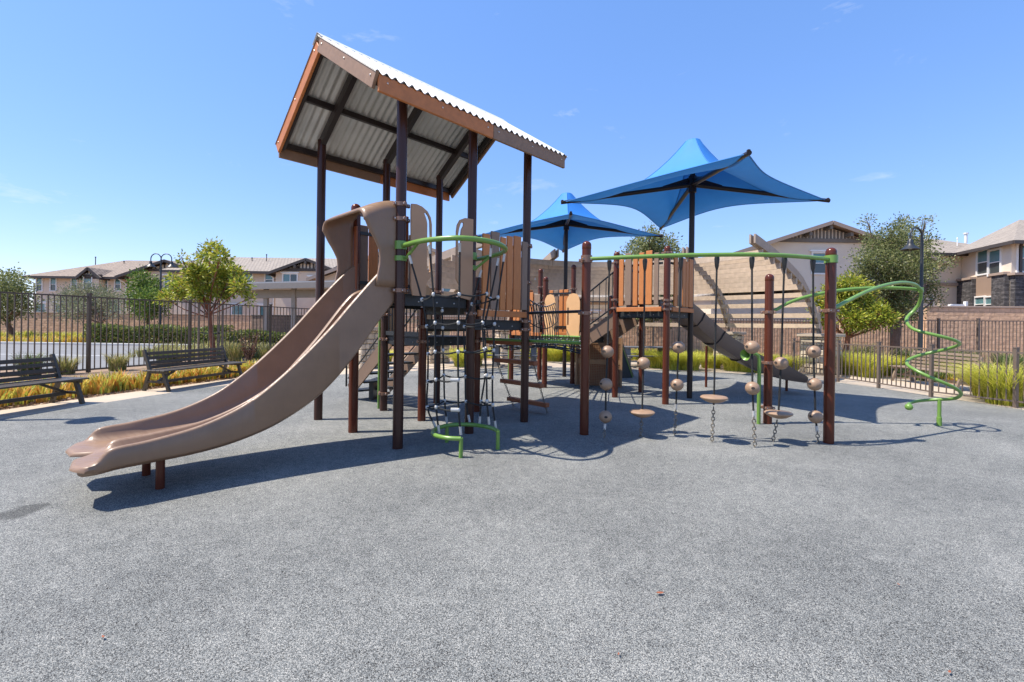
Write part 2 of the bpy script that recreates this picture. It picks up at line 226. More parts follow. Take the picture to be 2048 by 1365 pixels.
# ------------------------------------------------------------------ mesh helpers
ABS = {}
def V3(p): return Vector((p[0], p[1], p[2] if len(p) > 2 else 0.0))
class MB:
    def __init__(s): s.v = []; s.f = []
    def add(s, vs, fs):
        n = len(s.v); s.v += [Vector(v) for v in vs]; s.f += [tuple(i + n for i in f) for f in fs]; return s
    def hexa(s, b, t): return s.add(list(b) + list(t), [(3, 2, 1, 0), (4, 5, 6, 7), (0, 1, 5, 4), (1, 2, 6, 5), (2, 3, 7, 6), (3, 0, 4, 7)])
    def obox(s, c, ax, ay, az):
        c, ax, ay, az = Vector(c), Vector(ax), Vector(ay), Vector(az)
        return s.hexa([c - ax - ay - az, c + ax - ay - az, c + ax + ay - az, c - ax + ay - az], [c - ax - ay + az, c + ax - ay + az, c + ax + ay + az, c - ax + ay + az])
    def cbox(s, c, ax, ay, az, ch=0.004):        # chamfered box
        c = Vector(c); A = [Vector(ax), Vector(ay), Vector(az)]; L = [max(a.length, 1e-6) for a in A]; U = [a / l for a, l in zip(A, L)]
        ch = min(ch, min(L) * 0.6); vs = []; ix = {}
        for sx in (-1, 1):
            for sy in (-1, 1):
                for sz in (-1, 1):
                    sg = (sx, sy, sz)
                    for k in range(3):
                        p = c.copy()
                        for q in range(3): p += U[q] * sg[q] * (L[q] if q == k else L[q] - ch)
                        ix[(sg, k)] = len(vs); vs.append(p)
        fs = []
        for k in range(3):
            a, b = [(1, 2), (2, 0), (0, 1)][k]
            for sk in (-1, 1):
                loop = []
                for (pa, pb) in ((-1, -1), (1, -1), (1, 1), (-1, 1)):
                    sg = [0, 0, 0]; sg[k] = sk; sg[a] = pa; sg[b] = pb; loop.append(ix[(tuple(sg), k)])
                fs.append(loop if sk > 0 else loop[::-1])
        for k in range(3):
            a, b = [(1, 2), (2, 0), (0, 1)][k]
            for sa in (-1, 1):
                for sb in (-1, 1):
                    s0 = [0, 0, 0]; s0[a] = sa; s0[b] = sb; s1 = list(s0); s0[k] = -1; s1[k] = 1
                    q = [ix[(tuple(s0), a)], ix[(tuple(s1), a)], ix[(tuple(s1), b)], ix[(tuple(s0), b)]]
                    fs.append(q if sa * sb < 0 else q[::-1])
        for sx in (-1, 1):
            for sy in (-1, 1):
                for sz in (-1, 1):
                    q = [ix[((sx, sy, sz), k)] for k in range(3)]; fs.append(q if sx * sy * sz > 0 else q[::-1])
        return s.add(vs, fs)
    def beam(s, p0, p1, wd, ht, up=(0, 0, 1), ch=0.0):
        p0, p1 = Vector(p0), Vector(p1); d = p1 - p0; u = Vector(up)
        sd = d.cross(u)
        if sd.length < 1e-6: sd = d.cross(Vector((1, 0, 0)))
        sd.normalize(); u = sd.cross(d).normalized()
        f = s.cbox if ch else s.obox
        return f((p0 + p1) / 2, d / 2, sd * wd / 2, u * ht / 2, ch) if ch else f((p0 + p1) / 2, d / 2, sd * wd / 2, u * ht / 2)
    def tube(s, path, r, n=8, caps=True):
        path = [Vector(p) for p in path]; rs = r if isinstance(r, (list, tuple)) else [r] * len(path)
        t0 = (path[1] - path[0]).normalized(); a = Vector((0, 0, 1)) if abs(t0.z) < 0.9 else Vector((1, 0, 0))
        nrm = (a - t0 * a.dot(t0)).normalized(); vs = []; fs = []
        for i, p in enumerate(path):
            t = (path[min(i + 1, len(path) - 1)] - path[max(i - 1, 0)]).normalized()
            nrm = (nrm - t * nrm.dot(t)).normalized(); bn = t.cross(nrm)
            for k in range(n):
                an = 2 * math.pi * k / n; vs.append(p + (nrm * math.cos(an) + bn * math.sin(an)) * rs[i])
        for i in range(len(path) - 1):
            for k in range(n):
                k2 = (k + 1) % n; fs.append((i * n + k, i * n + k2, (i + 1) * n + k2, (i + 1) * n + k))
        if caps: fs.append(tuple(range(n))[::-1]); fs.append(tuple((len(path) - 1) * n + k for k in range(n)))
        return s.add(vs, fs)
    def lathe(s, prof, o=(0, 0, 0), n=16, closed=False):
        o = Vector(o); vs = []; fs = []
        for (r, z) in prof:
            for k in range(n): an = 2 * math.pi * k / n; vs.append(o + Vector((r * math.cos(an), r * math.sin(an), z)))
        m = len(prof)
        for i in range(m - 1 if not closed else m):
            for k in range(n):
                k2 = (k + 1) % n; i2 = (i + 1) % m; fs.append((i * n + k, i * n + k2, i2 * n + k2, i2 * n + k))
        if not closed:
            if prof[0][0] > 1e-4: fs.append(tuple(range(n))[::-1])
            if prof[-1][0] > 1e-4: fs.append(tuple((m - 1) * n + k for k in range(n)))
        return s.add(vs, fs)
    def sphere(s, c, r, n=12, m=8, sq=1.0):
        return s.lathe([(max(1e-5, r * math.sin(math.pi * i / m)), -r * sq * math.cos(math.pi * i / m)) for i in range(m + 1)], c, n)
    def grid(s, rows):
        m, n = len(rows), len(rows[0])
        return s.add([p for r in rows for p in r], [(i * n + j, i * n + j + 1, (i + 1) * n + j + 1, (i + 1) * n + j) for i in range(m - 1) for j in range(n - 1)])
    def plate(s, outer, holes, nrm, th):           # flat outline with holes, given thickness along nrm
        bm = bmesh.new(); nrm = Vector(nrm).normalized()
        for lp in [outer] + list(holes):
            vs = [bm.verts.new(p) for p in lp]
            for i in range(len(vs)): bm.edges.new((vs[i], vs[(i + 1) % len(vs)]))
        bmesh.ops.triangle_fill(bm, use_beauty=True, use_dissolve=False, edges=bm.edges[:], normal=nrm)
        r = bmesh.ops.extrude_face_region(bm, geom=bm.faces[:])
        bmesh.ops.translate(bm, verts=[e for e in r['geom'] if isinstance(e, bmesh.types.BMVert)], vec=nrm * th)
        bmesh.ops.recalc_face_normals(bm, faces=bm.faces[:])
        bm.verts.index_update(); s.add([v.co.copy() for v in bm.verts], [tuple(v.index for v in f.verts) for f in bm.faces]); bm.free(); return s
    def mesh(s, name, m, smooth=False, org=None):
        me = bpy.data.meshes.new(name); o = org if org is not None else Vector((0, 0, 0))
        me.from_pydata([v - o for v in s.v], [], s.f); me.materials.append(MATS[m])
        if smooth:
            me.polygons.foreach_set('use_smooth', [True] * len(me.polygons)); me.set_sharp_from_angle(angle=R(40))
        me.update(); return me
    def build(s, name, m, parent=None, smooth=False, center=True):
        if center:
            lo = Vector([min(v[i] for v in s.v) for i in range(3)]); hi = Vector([max(v[i] for v in s.v) for i in range(3)]); o = (lo + hi) / 2
        else: o = Vector((0, 0, 0)) if parent is None else ABS[parent].copy()
        ob = bpy.data.objects.new(name, s.mesh(name, m, smooth, o)); COL.objects.link(ob); ABS[ob] = o
        if parent is not None: ob.parent = parent; ob.location = o - ABS[parent]
        else: ob.location = o
        return ob
def box(lo, hi, ch=0.0):
    lo, hi = Vector(lo), Vector(hi); c = (lo + hi) / 2; h = (hi - lo) / 2
    m = MB(); a = (c, (h.x, 0, 0), (0, h.y, 0), (0, 0, h.z)); m.cbox(*a, ch) if ch else m.obox(*a); return m
def inst(src, name, parent, loc, rot=None):        # same mesh again, at loc (scene place) under parent
    ob = bpy.data.objects.new(name, src.data); COL.objects.link(ob); ob.parent = parent; ob.location = Vector(loc) - ABS[parent]; ABS[ob] = Vector(loc)
    if rot is not None: ob.rotation_euler = rot
    return ob
def tag(o, label, cat=None, group=None, kind=None):
    o['label'] = label
    if cat: o['category'] = cat
    if group: o['group'] = group
    if kind: o['kind'] = kind
    return o
def thing(name, label, cat, loc=(0, 0, 0), group=None, local=False):
    o = bpy.data.objects.new(name, None); COL.objects.link(o); o.empty_display_size = 0.2
    o.location = (0, 0, 0) if local else loc; ABS[o] = Vector((0, 0, 0)) if local else Vector(loc)
    return tag(o, label, cat, group)
def place(o, loc, rz=0.0): o.location = loc; o.rotation_euler = (0, 0, rz); return o
def copy_tree(o, parent=None):
    c = o.copy(); COL.objects.link(c); c.parent = parent
    for ch in [k for k in ALLKIDS(o)]: copy_tree(ch, c)
    return c
def ALLKIDS(o): return [k for k in bpy.data.objects if k.parent == o]
def struct(o, label): o['kind'] = 'structure'; o['label'] = label; return o

TH = R(45.97); E1 = Vector((math.cos(TH), math.sin(TH), 0)); E2 = Vector((-math.sin(TH), math.cos(TH), 0)); UP = Vector((0, 0, 1)); S = 1.144
A0 = Vector((-1.377, 5.60, 0))
def P(i, j, z=0.0): return A0 + E1 * (i * S) + E2 * (j * S) + UP * z
# ------------------------------------------------------------------ ground sheets
def sheet(name, pts, z, m, label):
    mb = MB(); mb.add([(p[0], p[1], z) for p in pts], [tuple(range(len(pts)))])
    bm = bmesh.new(); o = mb.build(name, m, None, center=False); bm.from_mesh(o.data); bmesh.ops.recalc_face_normals(bm, faces=bm.faces[:])
    if bm.faces[:] and sum(f.normal.z for f in bm.faces) < 0: bmesh.ops.reverse_faces(bm, faces=bm.faces[:])
    bmesh.ops.triangulate(bm, faces=bm.faces[:]); bm.to_mesh(o.data); bm.free(); return struct(o, label)
def smooth_poly(pts, it=3):
    for _ in range(it):
        q = []
        for i in range(len(pts)):
            a, b = Vector(pts[i]), Vector(pts[(i + 1) % len(pts)]); q += [a * .75 + b * .25, a * .25 + b * .75]
        pts = q
    return pts
sheet('ground', [(-300, -60), (300, -60), (300, 500), (-300, 500)], -0.012, 'soil', 'bare brown soil and mulch around the play area')
RUB = [(-7.9, -8), (-7.85, 4), (-7.75, 6.6), (-7.35, 9.0), (-6.6, 11.6), (-5.2, 13.4), (-3.2, 14.8), (-0.6, 16.2), (2.0, 16.85), (4.8, 16.5), (7.2, 15.6), (8.9, 14.9), (9.35, 13.8), (9.75, 11.5), (10.05, 9.3), (10.4, 7.0), (10.9, 3.5), (11.2, -8)]
CON = [(-9.0, -8), (-8.85, 4), (-8.62, 6.6), (-8.2, 9.0), (-7.45, 11.9), (-6.8, 14.6), (-5.6, 17.3), (-2.5, 19.2), (1.5, 20.1), (5.0, 20.2), (8.2, 19.3), (10.6, 17.4), (12.0, 15.6), (12.7, 13.0), (13.1, 10.6), (13.2, 7.0), (13.6, 3.5), (14.0, -8)]
sheet('concrete_path', smooth_poly(CON), 0.0, 'concrete', 'pale tan concrete path curving round the play surface')
sheet('playground_surface', smooth_poly(RUB), 0.004, 'rubber', 'speckled blue grey rubber play surface')
sheet('parking_lot', [(-90, 13.5), (-13.2, 13.5), (-12.4, 16.6), (-15.5, 20.0), (-16.2, 26.6), (-90, 26.6)], 0.0, 'asphalt', 'grey asphalt parking lot beyond the dark fence')
def kerb(name, p0, p1, label, m='kerb'):
    mb = MB(); p0, p1 = Vector((*p0, 0.06)), Vector((*p1, 0.06)); mb.beam(p0, p1, 0.16, 0.16, ch=0.02)
    return struct(mb.build(name, m), label)
kerb('kerb', (-31.3, 26.75), (-16.2, 26.75), 'pale concrete kerb in front of the clipped hedge')
kerb('kerb', (-90, 26.75), (-33.4, 26.75), 'pale concrete kerb along the far edge of the parking lot at left')
kerb('kerb', (-33.25, 26.75), (-31.45, 26.75), 'short red painted length of kerb in the parking lot', 'redkerb')
kerb('kerb', (-16.1, 26.5), (-15.4, 20.1), 'pale concrete kerb at the end of the planting strip beside the parking lot')
for k, (x0, x1) in enumerate(((-40, -20),)):
    mb = MB(); mb.obox((-24, 19.2, 0.004), (9, 0, 0), (0, 0.05, 0), (0, 0, 0.001)); 
    struct(mb.build('parking_line', 'paint'), 'white painted line across the parking lot')

# ------------------------------------------------------------------ walls, fences
def wall(name, label, p0, p1, z1, m, cap='trim_tan', th=0.22, z0=-0.1):
    p0, p1 = Vector((*p0, 0)), Vector((*p1, 0)); t = thing(name, label, 'wall', (p0 + p1) / 2)
    MB().beam(p0 + UP * (z0 + z1 - 0.08) / 2, p1 + UP * (z0 + z1 - 0.08) / 2, th, z1 - 0.08 - z0).build('wall_face', m, t)
    d = (p1 - p0).normalized(); n = max(2, int((p1 - p0).length / 3.0)); L = (p1 - p0).length / n
    for i in range(n):
        c = p0 + d * (L * (i + 0.5)); MB().beam(c - d * (L / 2 - 0.006) + UP * (z1 - 0.035), c + d * (L / 2 - 0.006) + UP * (z1 - 0.035), th + 0.08, 0.085, ch=0.01).build('cap_stone', cap, t)
    return t
wall('block_wall', 'long tan block wall behind the hedge and parking lot', (-75, 38), (-14.6, 38), 2.05, 'block_wall')
wall('block_wall', 'long tan split faced block wall behind the rear fence and pergola', (-9, 25.6), (21.2, 24.4), 1.98, 'block_wall')
wall('block_wall', 'taller tan block wall at right below the house with dark stone', (20.9, 23.2), (44, 20.4), 2.78, 'block_wall')
wall('block_wall', 'middle step of tan block wall beside closed patio umbrella', (17.2, 24.0), (20.8, 23.45), 2.33, 'block_wall')
wall('enclosure_wall', 'dark brown block wall under the carport beyond the left fence', (-17.2, 30.4), (-9.5, 28.2), 1.95, 'block_brown', 'trim_dark')

def fence(name, label, posts, z0, z1, m, nper, pw=0.06, pk=0.018, rail=0.04, cap=True, group=None):
    posts = [Vector((p[0], p[1], 0)) for p in posts]; t = thing(name, label, 'fence', posts[0], group)
    pm = None
    for p in posts:
        if pm is None:
            mb = MB(); mb.cbox(p + UP * (z1 + 0.07) / 2, (pw / 2, 0, 0), (0, pw / 2, 0), (0, 0, (z1 + 0.07) / 2), 0.004)
            mb.obox(p + UP * (z1 + 0.08), (pw / 2 + 0.006, 0, 0), (0, pw / 2 + 0.006, 0), (0, 0, 0.012)); pm = mb.build('fence_post', m, t); hz = pm.location.z
        else: inst(pm, 'fence_post', t, (p.x, p.y, ABS[pm].z))
    km = None
    for a, b in zip(posts[:-1], posts[1:]):
        d = (b - a).normalized(); L = (b - a).length
        for zz in (z0 + 0.03, z1 - 0.02):
            MB().beam(a + d * (pw / 2 - 0.004) + UP * zz, b - d * (pw / 2 - 0.004) + UP * zz, rail, rail * 0.9).build('rail', m, t)
        n = nper if isinstance(nper, int) else max(2, int(round(L / nper)))
        for i in range(1, n):
            q = a + d * (L * i / n)
            if km is None: km = MB().obox(q + UP * (z0 + z1) / 2, (pk / 2, 0, 0), (0, pk / 2, 0), (0, 0, (z1 - z0) / 2 - 0.022)).build('picket', m, t); km.rotation_euler = (0, 0, math.atan2(d.y, d.x))
            else: inst(km, 'picket', t, (q.x, q.y, ABS[km].z), (0, 0, math.atan2(d.y, d.x)))
    return t
def fpos(x, P0=(-12.1, 13.1), sl=0.28):
    u, _ = uv(x, 640); Y = (P0[0] - sl * P0[1]) / (u - sl); return (u * Y, Y)
fence('metal_fence', 'tall dark metal picket fence behind the two left benches', [fpos(x) for x in (-95, 178, 380, 541, 655, 742, 812)], 0.05, 2.18, 'fence_dark', 20, pw=0.08, pk=0.022, rail=0.042)
fence('metal_fence', 'tall brown metal picket fence behind the pergola and grasses', [(-3.6 + k * 2.62, 23.6 - k * 0.33) for k in range(9)] + [(18.95, 20.35), (19.85, 19.5), (22.6, 18.9), (25.2, 18.4)], 0.05, 2.0, 'fence_brown', 0.125, pw=0.09, pk=0.024)
SF = [g(1587, 751), g(1676, 764), g(1757, 777), g(1862, 795), g(2031, 816), (10.55, 7.3, 0), (10.75, 5.0, 0)]
fence('metal_fence', 'low brown metal picket fence along right edge of play surface', SF, 0.10, 1.13, 'fence_brown', 0.135, pw=0.065, pk=0.018, rail=0.035)

# ------------------------------------------------------------------ stone pedestals and curved pergola
PC = Vector((2.8, 11.4, 0)); RAF = [49.5, 80, 109.5, 131, 152]
END_IN, END_OUT = Vector((6.72, 12.66, 0)), Vector((10.55, 15.75, 0))      # the skewed end rafter at the right
def end_angle(r):
    lo, hi = 0.0, 1.3
    for _ in range(30):
        m_ = (lo + hi) / 2
        if (END_IN + (END_OUT - END_IN) * m_ - PC).length < r: lo = m_
        else: hi = m_
    q = END_IN + (END_OUT - END_IN) * lo - PC; return math.degrees(math.atan2(q.y, q.x))
def pedestal(label, c, ang, hw=0.44, h=1.36):
    a = R(ang); t = thing('stone_pedestal', label, 'pedestal', c, 'stone pedestals of the pergola')
    ux, uy = Vector((math.cos(a), math.sin(a), 0)), Vector((-math.sin(a), math.cos(a), 0))
    MB().obox(c + UP * (h - 0.1) / 2, ux * (hw - 0.05), uy * (hw - 0.05), UP * (h - 0.1) / 2).build('core', 'stone_core', t)
    MB().cbox(c + UP * (h - 0.035), ux * (hw + 0.09), uy * (hw + 0.09), UP * 0.055, 0.012).build('cap_stone', 'capstone', t)
    rg = random.Random(int(ang))
    for n, s in ((-ux, uy), (uy, ux), (-uy, -ux)):
        z = 0.0
        while z < h - 0.1:
            hh = min(rg.uniform(0.13, 0.25), h - 0.095 - z)
            if hh < 0.05: break
            x = -hw
            while x < hw - 0.01:
                wd = min(rg.uniform(0.16, 0.36), hw - x)
                if hw - x - wd < 0.08: wd = hw - x
                pr = rg.uniform(0.0, 0.035)
                MB().cbox(c + s * (x + wd / 2) + n * (hw - 0.045 + pr / 2) + UP * (z + hh / 2), s * (wd / 2 - 0.008), n * (0.045 + pr / 2), UP * (hh / 2 - 0.008), 0.022).build('stone', 'stone_pale', t)
                x += wd
            z += hh
    return t
pedestal('stone pedestal with cap behind the low fence at right', END_OUT + (END_OUT - END_IN).normalized() * .2, 30)
for lb, an in zip(('stone pedestal with cap behind the curved slide', 'stone pedestal beside the grey picnic table behind the rear deck', 'stone pedestal behind the net bridge posts', 'stone pedestal seen through the rope climber', 'stone pedestal behind the stairs left of the rope climber'), RAF):
    pedestal(lb, PC + Vector((math.cos(R(an)), math.sin(R(an)), 0)) * 8.95, an)
perg = thing('pergola', 'large curved wooden pergola with horizontal slats behind the play towers', 'pergola', PC)
PROF = [(8.6, 1.63), (8.3, 1.99), (7.9, 2.34), (7.5, 2.64), (7.1, 2.88), (6.7, 3.02), (6.3, 3.15), (5.9, 3.28), (5.5, 3.39), (5.1, 3.49), (4.7, 3.58), (4.4, 3.65)]
def pz(r):
    for (r0, z0), (r1, z1) in zip(PROF[:-1], PROF[1:]):
        if r <= r0 and r >= r1: return z0 + (z1 - z0) * (r - r0) / (r1 - r0)
    return PROF[0][1] - (r - 8.6) * 1.2 if r > 8.6 else PROF[-1][1] + (4.4 - r) * 0.2
for (r, z) in PROF:
    hs_ = .092 if r < 7.2 else .078
    for a0, a1 in zip([end_angle(r) - .9] + RAF[:-1], RAF[:-1] + [155]):
        rows = []
        for i in range(9):
            a = R(a0 + 0.12 + (a1 - a0 - 0.24) * i / 8); d = Vector((math.cos(a), math.sin(a), 0))
            rows.append([PC + d * (r - 0.022) + UP * (z - hs_), PC + d * (r - 0.022) + UP * (z + hs_), PC + d * (r + 0.022) + UP * (z + hs_), PC + d * (r + 0.022) + UP * (z - hs_), PC + d * (r - 0.022) + UP * (z - hs_)])
        mb = MB(); mb.grid(rows); mb.add(rows[0][:4], [(0, 1, 2, 3)]); mb.add(rows[-1][:4], [(3, 2, 1, 0)]); mb.build('slat', 'wood_grey', perg)
def rafter(p0, p1):
    d = (p1 - p0).normalized(); sd = Vector((-d.y, d.x, 0)); L = (p1 - p0).length
    for sgn in (-1, 1):
        rows = []
        for i in range(13):
            c = p0 + d * (L * i / 12); z = max(pz((c - PC).length) + 0.10, 1.36); c = c + sd * (sgn * 0.06)
            rows.append([c - sd * 0.024 + UP * z, c + sd * 0.024 + UP * z, c + sd * 0.024 + UP * (z + 0.25), c - sd * 0.024 + UP * (z + 0.25), c - sd * 0.024 + UP * z])
        mb = MB(); mb.grid(rows); mb.add(rows[0][:4], [(3, 2, 1, 0)]); mb.add(rows[-1][:4], [(0, 1, 2, 3)]); mb.build('rafter', 'rafter', perg)
    MB().beam(p1 + UP * 1.33, p1 - d * .1 + UP * 2.3, 0.065, 0.2, up=d).build('post', 'rafter', perg)
rafter(END_IN - (END_OUT - END_IN).normalized() * .25, END_OUT)
for an in RAF: d = Vector((math.cos(R(an)), math.sin(R(an)), 0)); rafter(PC + d * 4.05, PC + d * 8.85)

# ------------------------------------------------------------------ houses
def window(parent, c, ux, n, w_, h_, kind='sash', trim='trim_white', tw=0.09, glass='glass', head=True):
    c, ux, n = Vector(c), Vector(ux).normalized(), Vector(n).normalized(); f = MB()
    f.obox(c + UP * (h_ / 2 + tw / 2) + n * 0.03, ux * (w_ / 2 + tw), n * 0.05, UP * tw / 2); f.obox(c - UP * (h_ / 2 + tw / 2) + n * 0.03, ux * (w_ / 2 + tw), n * 0.05, UP * tw / 2)
    for s_ in (-1, 1): f.obox(c + ux * s_ * (w_ / 2 + tw / 2) + n * 0.03, ux * tw / 2, n * 0.048, UP * h_ / 2)
    if kind == 'sash': f.obox(c + n * 0.02, ux * w_ / 2, n * 0.03, UP * 0.025)
    if kind == 'slider': f.obox(c + n * 0.02, ux * 0.03, n * 0.03, UP * h_ / 2)
    fr = f.build('window', trim, parent)
    if head: MB().obox(c + UP * (h_ / 2 + tw + 0.06) + n * 0.06, ux * (w_ / 2 + tw + 0.12), n * 0.09, UP * 0.055).build('lintel', trim, fr)
    if kind == 'sash':
        MB().obox(c + UP * h_ / 4 + n * 0.006, ux * (w_ / 2), n * 0.008, UP * (h_ / 4 - 0.026)).build('pane', glass, fr)
        MB().obox(c - UP * h_ / 4 + n * 0.006, ux * (w_ / 2), n * 0.008, UP * (h_ / 4 - 0.026)).build('pane', 'glass_dark' if glass == 'glass' else 'blind', fr)
    elif kind == 'slider':
        MB().obox(c - ux * (w_ / 4 + 0.015) + n * 0.006, ux * (w_ / 4 - 0.016), n * 0.008, UP * h_ / 2).build('pane', glass, fr)
        MB().obox(c + ux * (w_ / 4 + 0.015) + n * 0.006, ux * (w_ / 4 - 0.016), n * 0.008, UP * h_ / 2).build('pane', 'glass_dark', fr)
    else: MB().obox(c + n * 0.006, ux * w_ / 2, n * 0.008, UP * h_ / 2).build('pane', glass, fr)
    return fr
def gable_block(t, x0, x1, y0, y1, ze, zr, axis, wallm, roofm, ov=0.6, gable_trim=True, batt=0, hip=0.0, z0=-0.1, fascia='trim_dark'):
    # walls up to the eaves, a pitched roof with thickness, its ridge along axis 'X' or 'Y'
    box((x0, y0, z0), (x1, y1, ze)).build('wall', wallm, t)
    th = 0.16; ro = MB()
    if axis == 'X':
        ym = (y0 + y1) / 2; sl_ = (zr - ze) / (ym - y0); a, b = x0 - ov, x1 + ov; zo = ze - ov * sl_; ra, rb = a + hip, b - hip
        q = [Vector((a, y0 - ov, zo)), Vector((b, y0 - ov, zo)), Vector((b, y1 + ov, zo)), Vector((a, y1 + ov, zo)), Vector((ra, ym, zr)), Vector((rb, ym, zr))]
        tri = [(x0, y0), (x0, y1)]
    else:
        xm = (x0 + x1) / 2; sl_ = (zr - ze) / (xm - x0); a, b = y0 - ov, y1 + ov; zo = ze - ov * sl_; ra, rb = a + hip, b - hip
        q = [Vector((x0 - ov, b, zo)), Vector((x0 - ov, a, zo)), Vector((x1 + ov, a, zo)), Vector((x1 + ov, b, zo)), Vector(((x0 + x1) / 2, rb, zr)), Vector(((x0 + x1) / 2, ra, zr))]
        # order: left eave far, left eave near, right near, right far, ridge far, ridge near
        q = [q[0], q[1], q[2], q[3], q[4], q[5]]
    up = UP * th
    if axis == 'X': faces = [(0, 1, 5, 4), (2, 3, 4, 5), (1, 2, 5), (3, 0, 4)]
    else: faces = [(1, 0, 4, 5), (3, 2, 5, 4), (2, 1, 5), (0, 3, 4)]
    top = [p + up for p in q]
    ro.add(top, faces if hip > 0 else faces[:2]); roof = ro.build('roof', roofm, t)
    un = MB(); un.add([p + UP * (th - 0.03) for p in q], [f[::-1] for f in (faces if hip > 0 else faces[:2])]); un.build('soffit', fascia, roof)
    fa = MB()
    eds = [(0, 1), (2, 3)] if axis == 'X' else [(0, 1), (2, 3)]
    if hip > 0: eds += [(1, 2), (3, 0)]
    else: eds += [(1, 5), (5, 2), (3, 4), (4, 0)] if axis == 'X' or True else []
    for i, j in eds: fa.beam(q[i] + UP * (th - 0.10), q[j] + UP * (th - 0.10), 0.07, 0.23)
    fa.build('fascia', fascia, roof)
    if hip == 0:      # gable triangles of the walls
        if axis == 'Y':
            xm = (x0 + x1) / 2
            MB().hexa([Vector((x0, y0, ze)), Vector((x1, y0, ze)), Vector((x1, y0 + .2, ze)), Vector((x0, y0 + .2, ze))], [Vector((xm - .02, y0, zr - .03)), Vector((xm + .02, y0, zr - .03)), Vector((xm + .02, y0 + .2, zr - .03)), Vector((xm - .02, y0 + .2, zr - .03))]).build('gable', wallm, t)
        else:
            ym = (y0 + y1) / 2
            for xx in (x0, x1 - .2): MB().hexa([Vector((xx, y0, ze)), Vector((xx + .2, y0, ze)), Vector((xx + .2, y1, ze)), Vector((xx, y1, ze))], [Vector((xx, ym - .02, zr - .03)), Vector((xx + .2, ym - .02, zr - .03)), Vector((xx + .2, ym + .02, zr - .03)), Vector((xx, ym + .02, zr - .03))]).build('gable', wallm, t)
    return roof
def gable_panel(t, x0, x1, y0, ze, zr, zb, n, dark='trim_dark', pale='stucco_pale', br=True):
    # board and batten panel in the top of a gable facing the camera, above height zb
    xm = (x0 + x1) / 2; hw = (zr - zb) / (zr - ze) * (x1 - x0) / 2; pn = MB()
    pn.plate([Vector((xm - hw, y0 - 0.02, zb)), Vector((xm + hw, y0 - 0.02, zb)), Vector((xm, y0 - 0.02, zr - 0.05))], [], (0, -1, 0), 0.03); p = pn.build('gable_panel', pale, t)
    MB().obox((xm, y0 - 0.09, zb - 0.1), (hw + 0.5, 0, 0), (0, 0.06, 0), (0, 0, 0.12)).build('trim_board', dark, p)
    for i in range(n):
        x = xm - hw * 0.92 + 2 * hw * 0.92 * i / (n - 1); zt = zb + (zr - zb) * (1 - abs(x - xm) / hw) - 0.04
        if zt - zb > 0.08: MB().obox((x, y0 - 0.075, (zb + zt) / 2), (0.055, 0, 0), (0, 0.025, 0), (0, 0, (zt - zb) / 2)).build('batten', dark, p)
    for s_ in ((-1, 0, 1) if br else ()):
        x = xm + s_ * hw * 0.5; zt = zb + (zr - zb) * (1 - abs(x - xm) / hw)
        MB().obox((x, y0 - 0.35, zt - 0.22), (0.09, 0, 0), (0, 0.3, 0), (0, 0, 0.11)).build('bracket', dark, p)
def pipe(t, p0, h, r=0.05, m='trim_dark'):
    MB().lathe([(r, 0), (r, h), (r * 1.6, h + .01), (r * 1.6, h + .12), (0.001, h + .14)], p0, 8).build('vent_pipe', m, t)
def X_(px, Y, py=600): return uv(px, py)[0] * Y
def Z_(px, py, Y): return at(px, py, Y).z

# left pale block with hip roof, small dormer gable and cross wing
bA = thing('apartment_house', 'two storey beige house with brown tile roof at far left beyond parking lot', 'house', (X_(160, 46), 46, 0))
x0, x1, Y = X_(72, 45), X_(262, 45), 45.0; ze = Z_(160, 553, 45)
gable_block(bA, x0, x1 + 3, Y, Y + 13, ze, ze + 2.3, 'X', 'stucco', 'tile_red', 0.7, hip=4.0)
dx0, dx1 = X_(160, 44), X_(192, 44)
gable_block(bA, dx0, dx1, 44.3, 50, ze - 0.02, ze + 0.62, 'Y', 'stucco', 'tile_red', 0.4)
gable_panel(bA, dx0, dx1, 44.3, ze - 0.02, ze + 0.62, ze + 0.1, 5, br=False)
wx0, wx1 = X_(257, 43), X_(420, 43)
gable_block(bA, wx0, wx1, 43.0, 52, ze - 0.1, ze + 1.25, 'Y', 'stucco', 'tile_red', 0.7)
gable_panel(bA, wx0, wx1, 43.0, ze - 0.1, ze + 1.25, ze + .6, 9, br=False)
for px in (79, 107, 149, 210, 236): window(bA, (X_(px, 45), 45, Z_(px, 569, 45)), (1, 0, 0), (0, -1, 0), 0.5, 1.25)
window(bA, (X_(176, 44.3), 44.3, Z_(176, 566, 44.3)), (1, 0, 0), (0, -1, 0), 0.7, 1.25)
for px in (82, 122, 232): window(bA, (X_(px, 45), 45, Z_(px, 620, 45)), (1, 0, 0), (0, -1, 0), 0.9, 1.2, 'fixed')
dp = MB(); dp.tube([(x0 - .6, Y - .6, ze - .35), (x0 - 0.1, Y - .1, ze - .75), (x0 - .05, Y - .08, 0)], 0.06, 6); dp.build('downpipe', 'trim_tan', bA)
dp = MB(); dp.tube([(X_(247, 45), Y - .7, ze - .2), (X_(254, 45), Y - .1, ze - .7), (X_(254, 45), Y - .1, 0)], 0.07, 6); dp.build('downpipe', 'trim_white', bA)
for px, h in ((190, .9), (247, .5)): pipe(bA, (X_(px, 50), 50, ze + 1.6), h, .04)
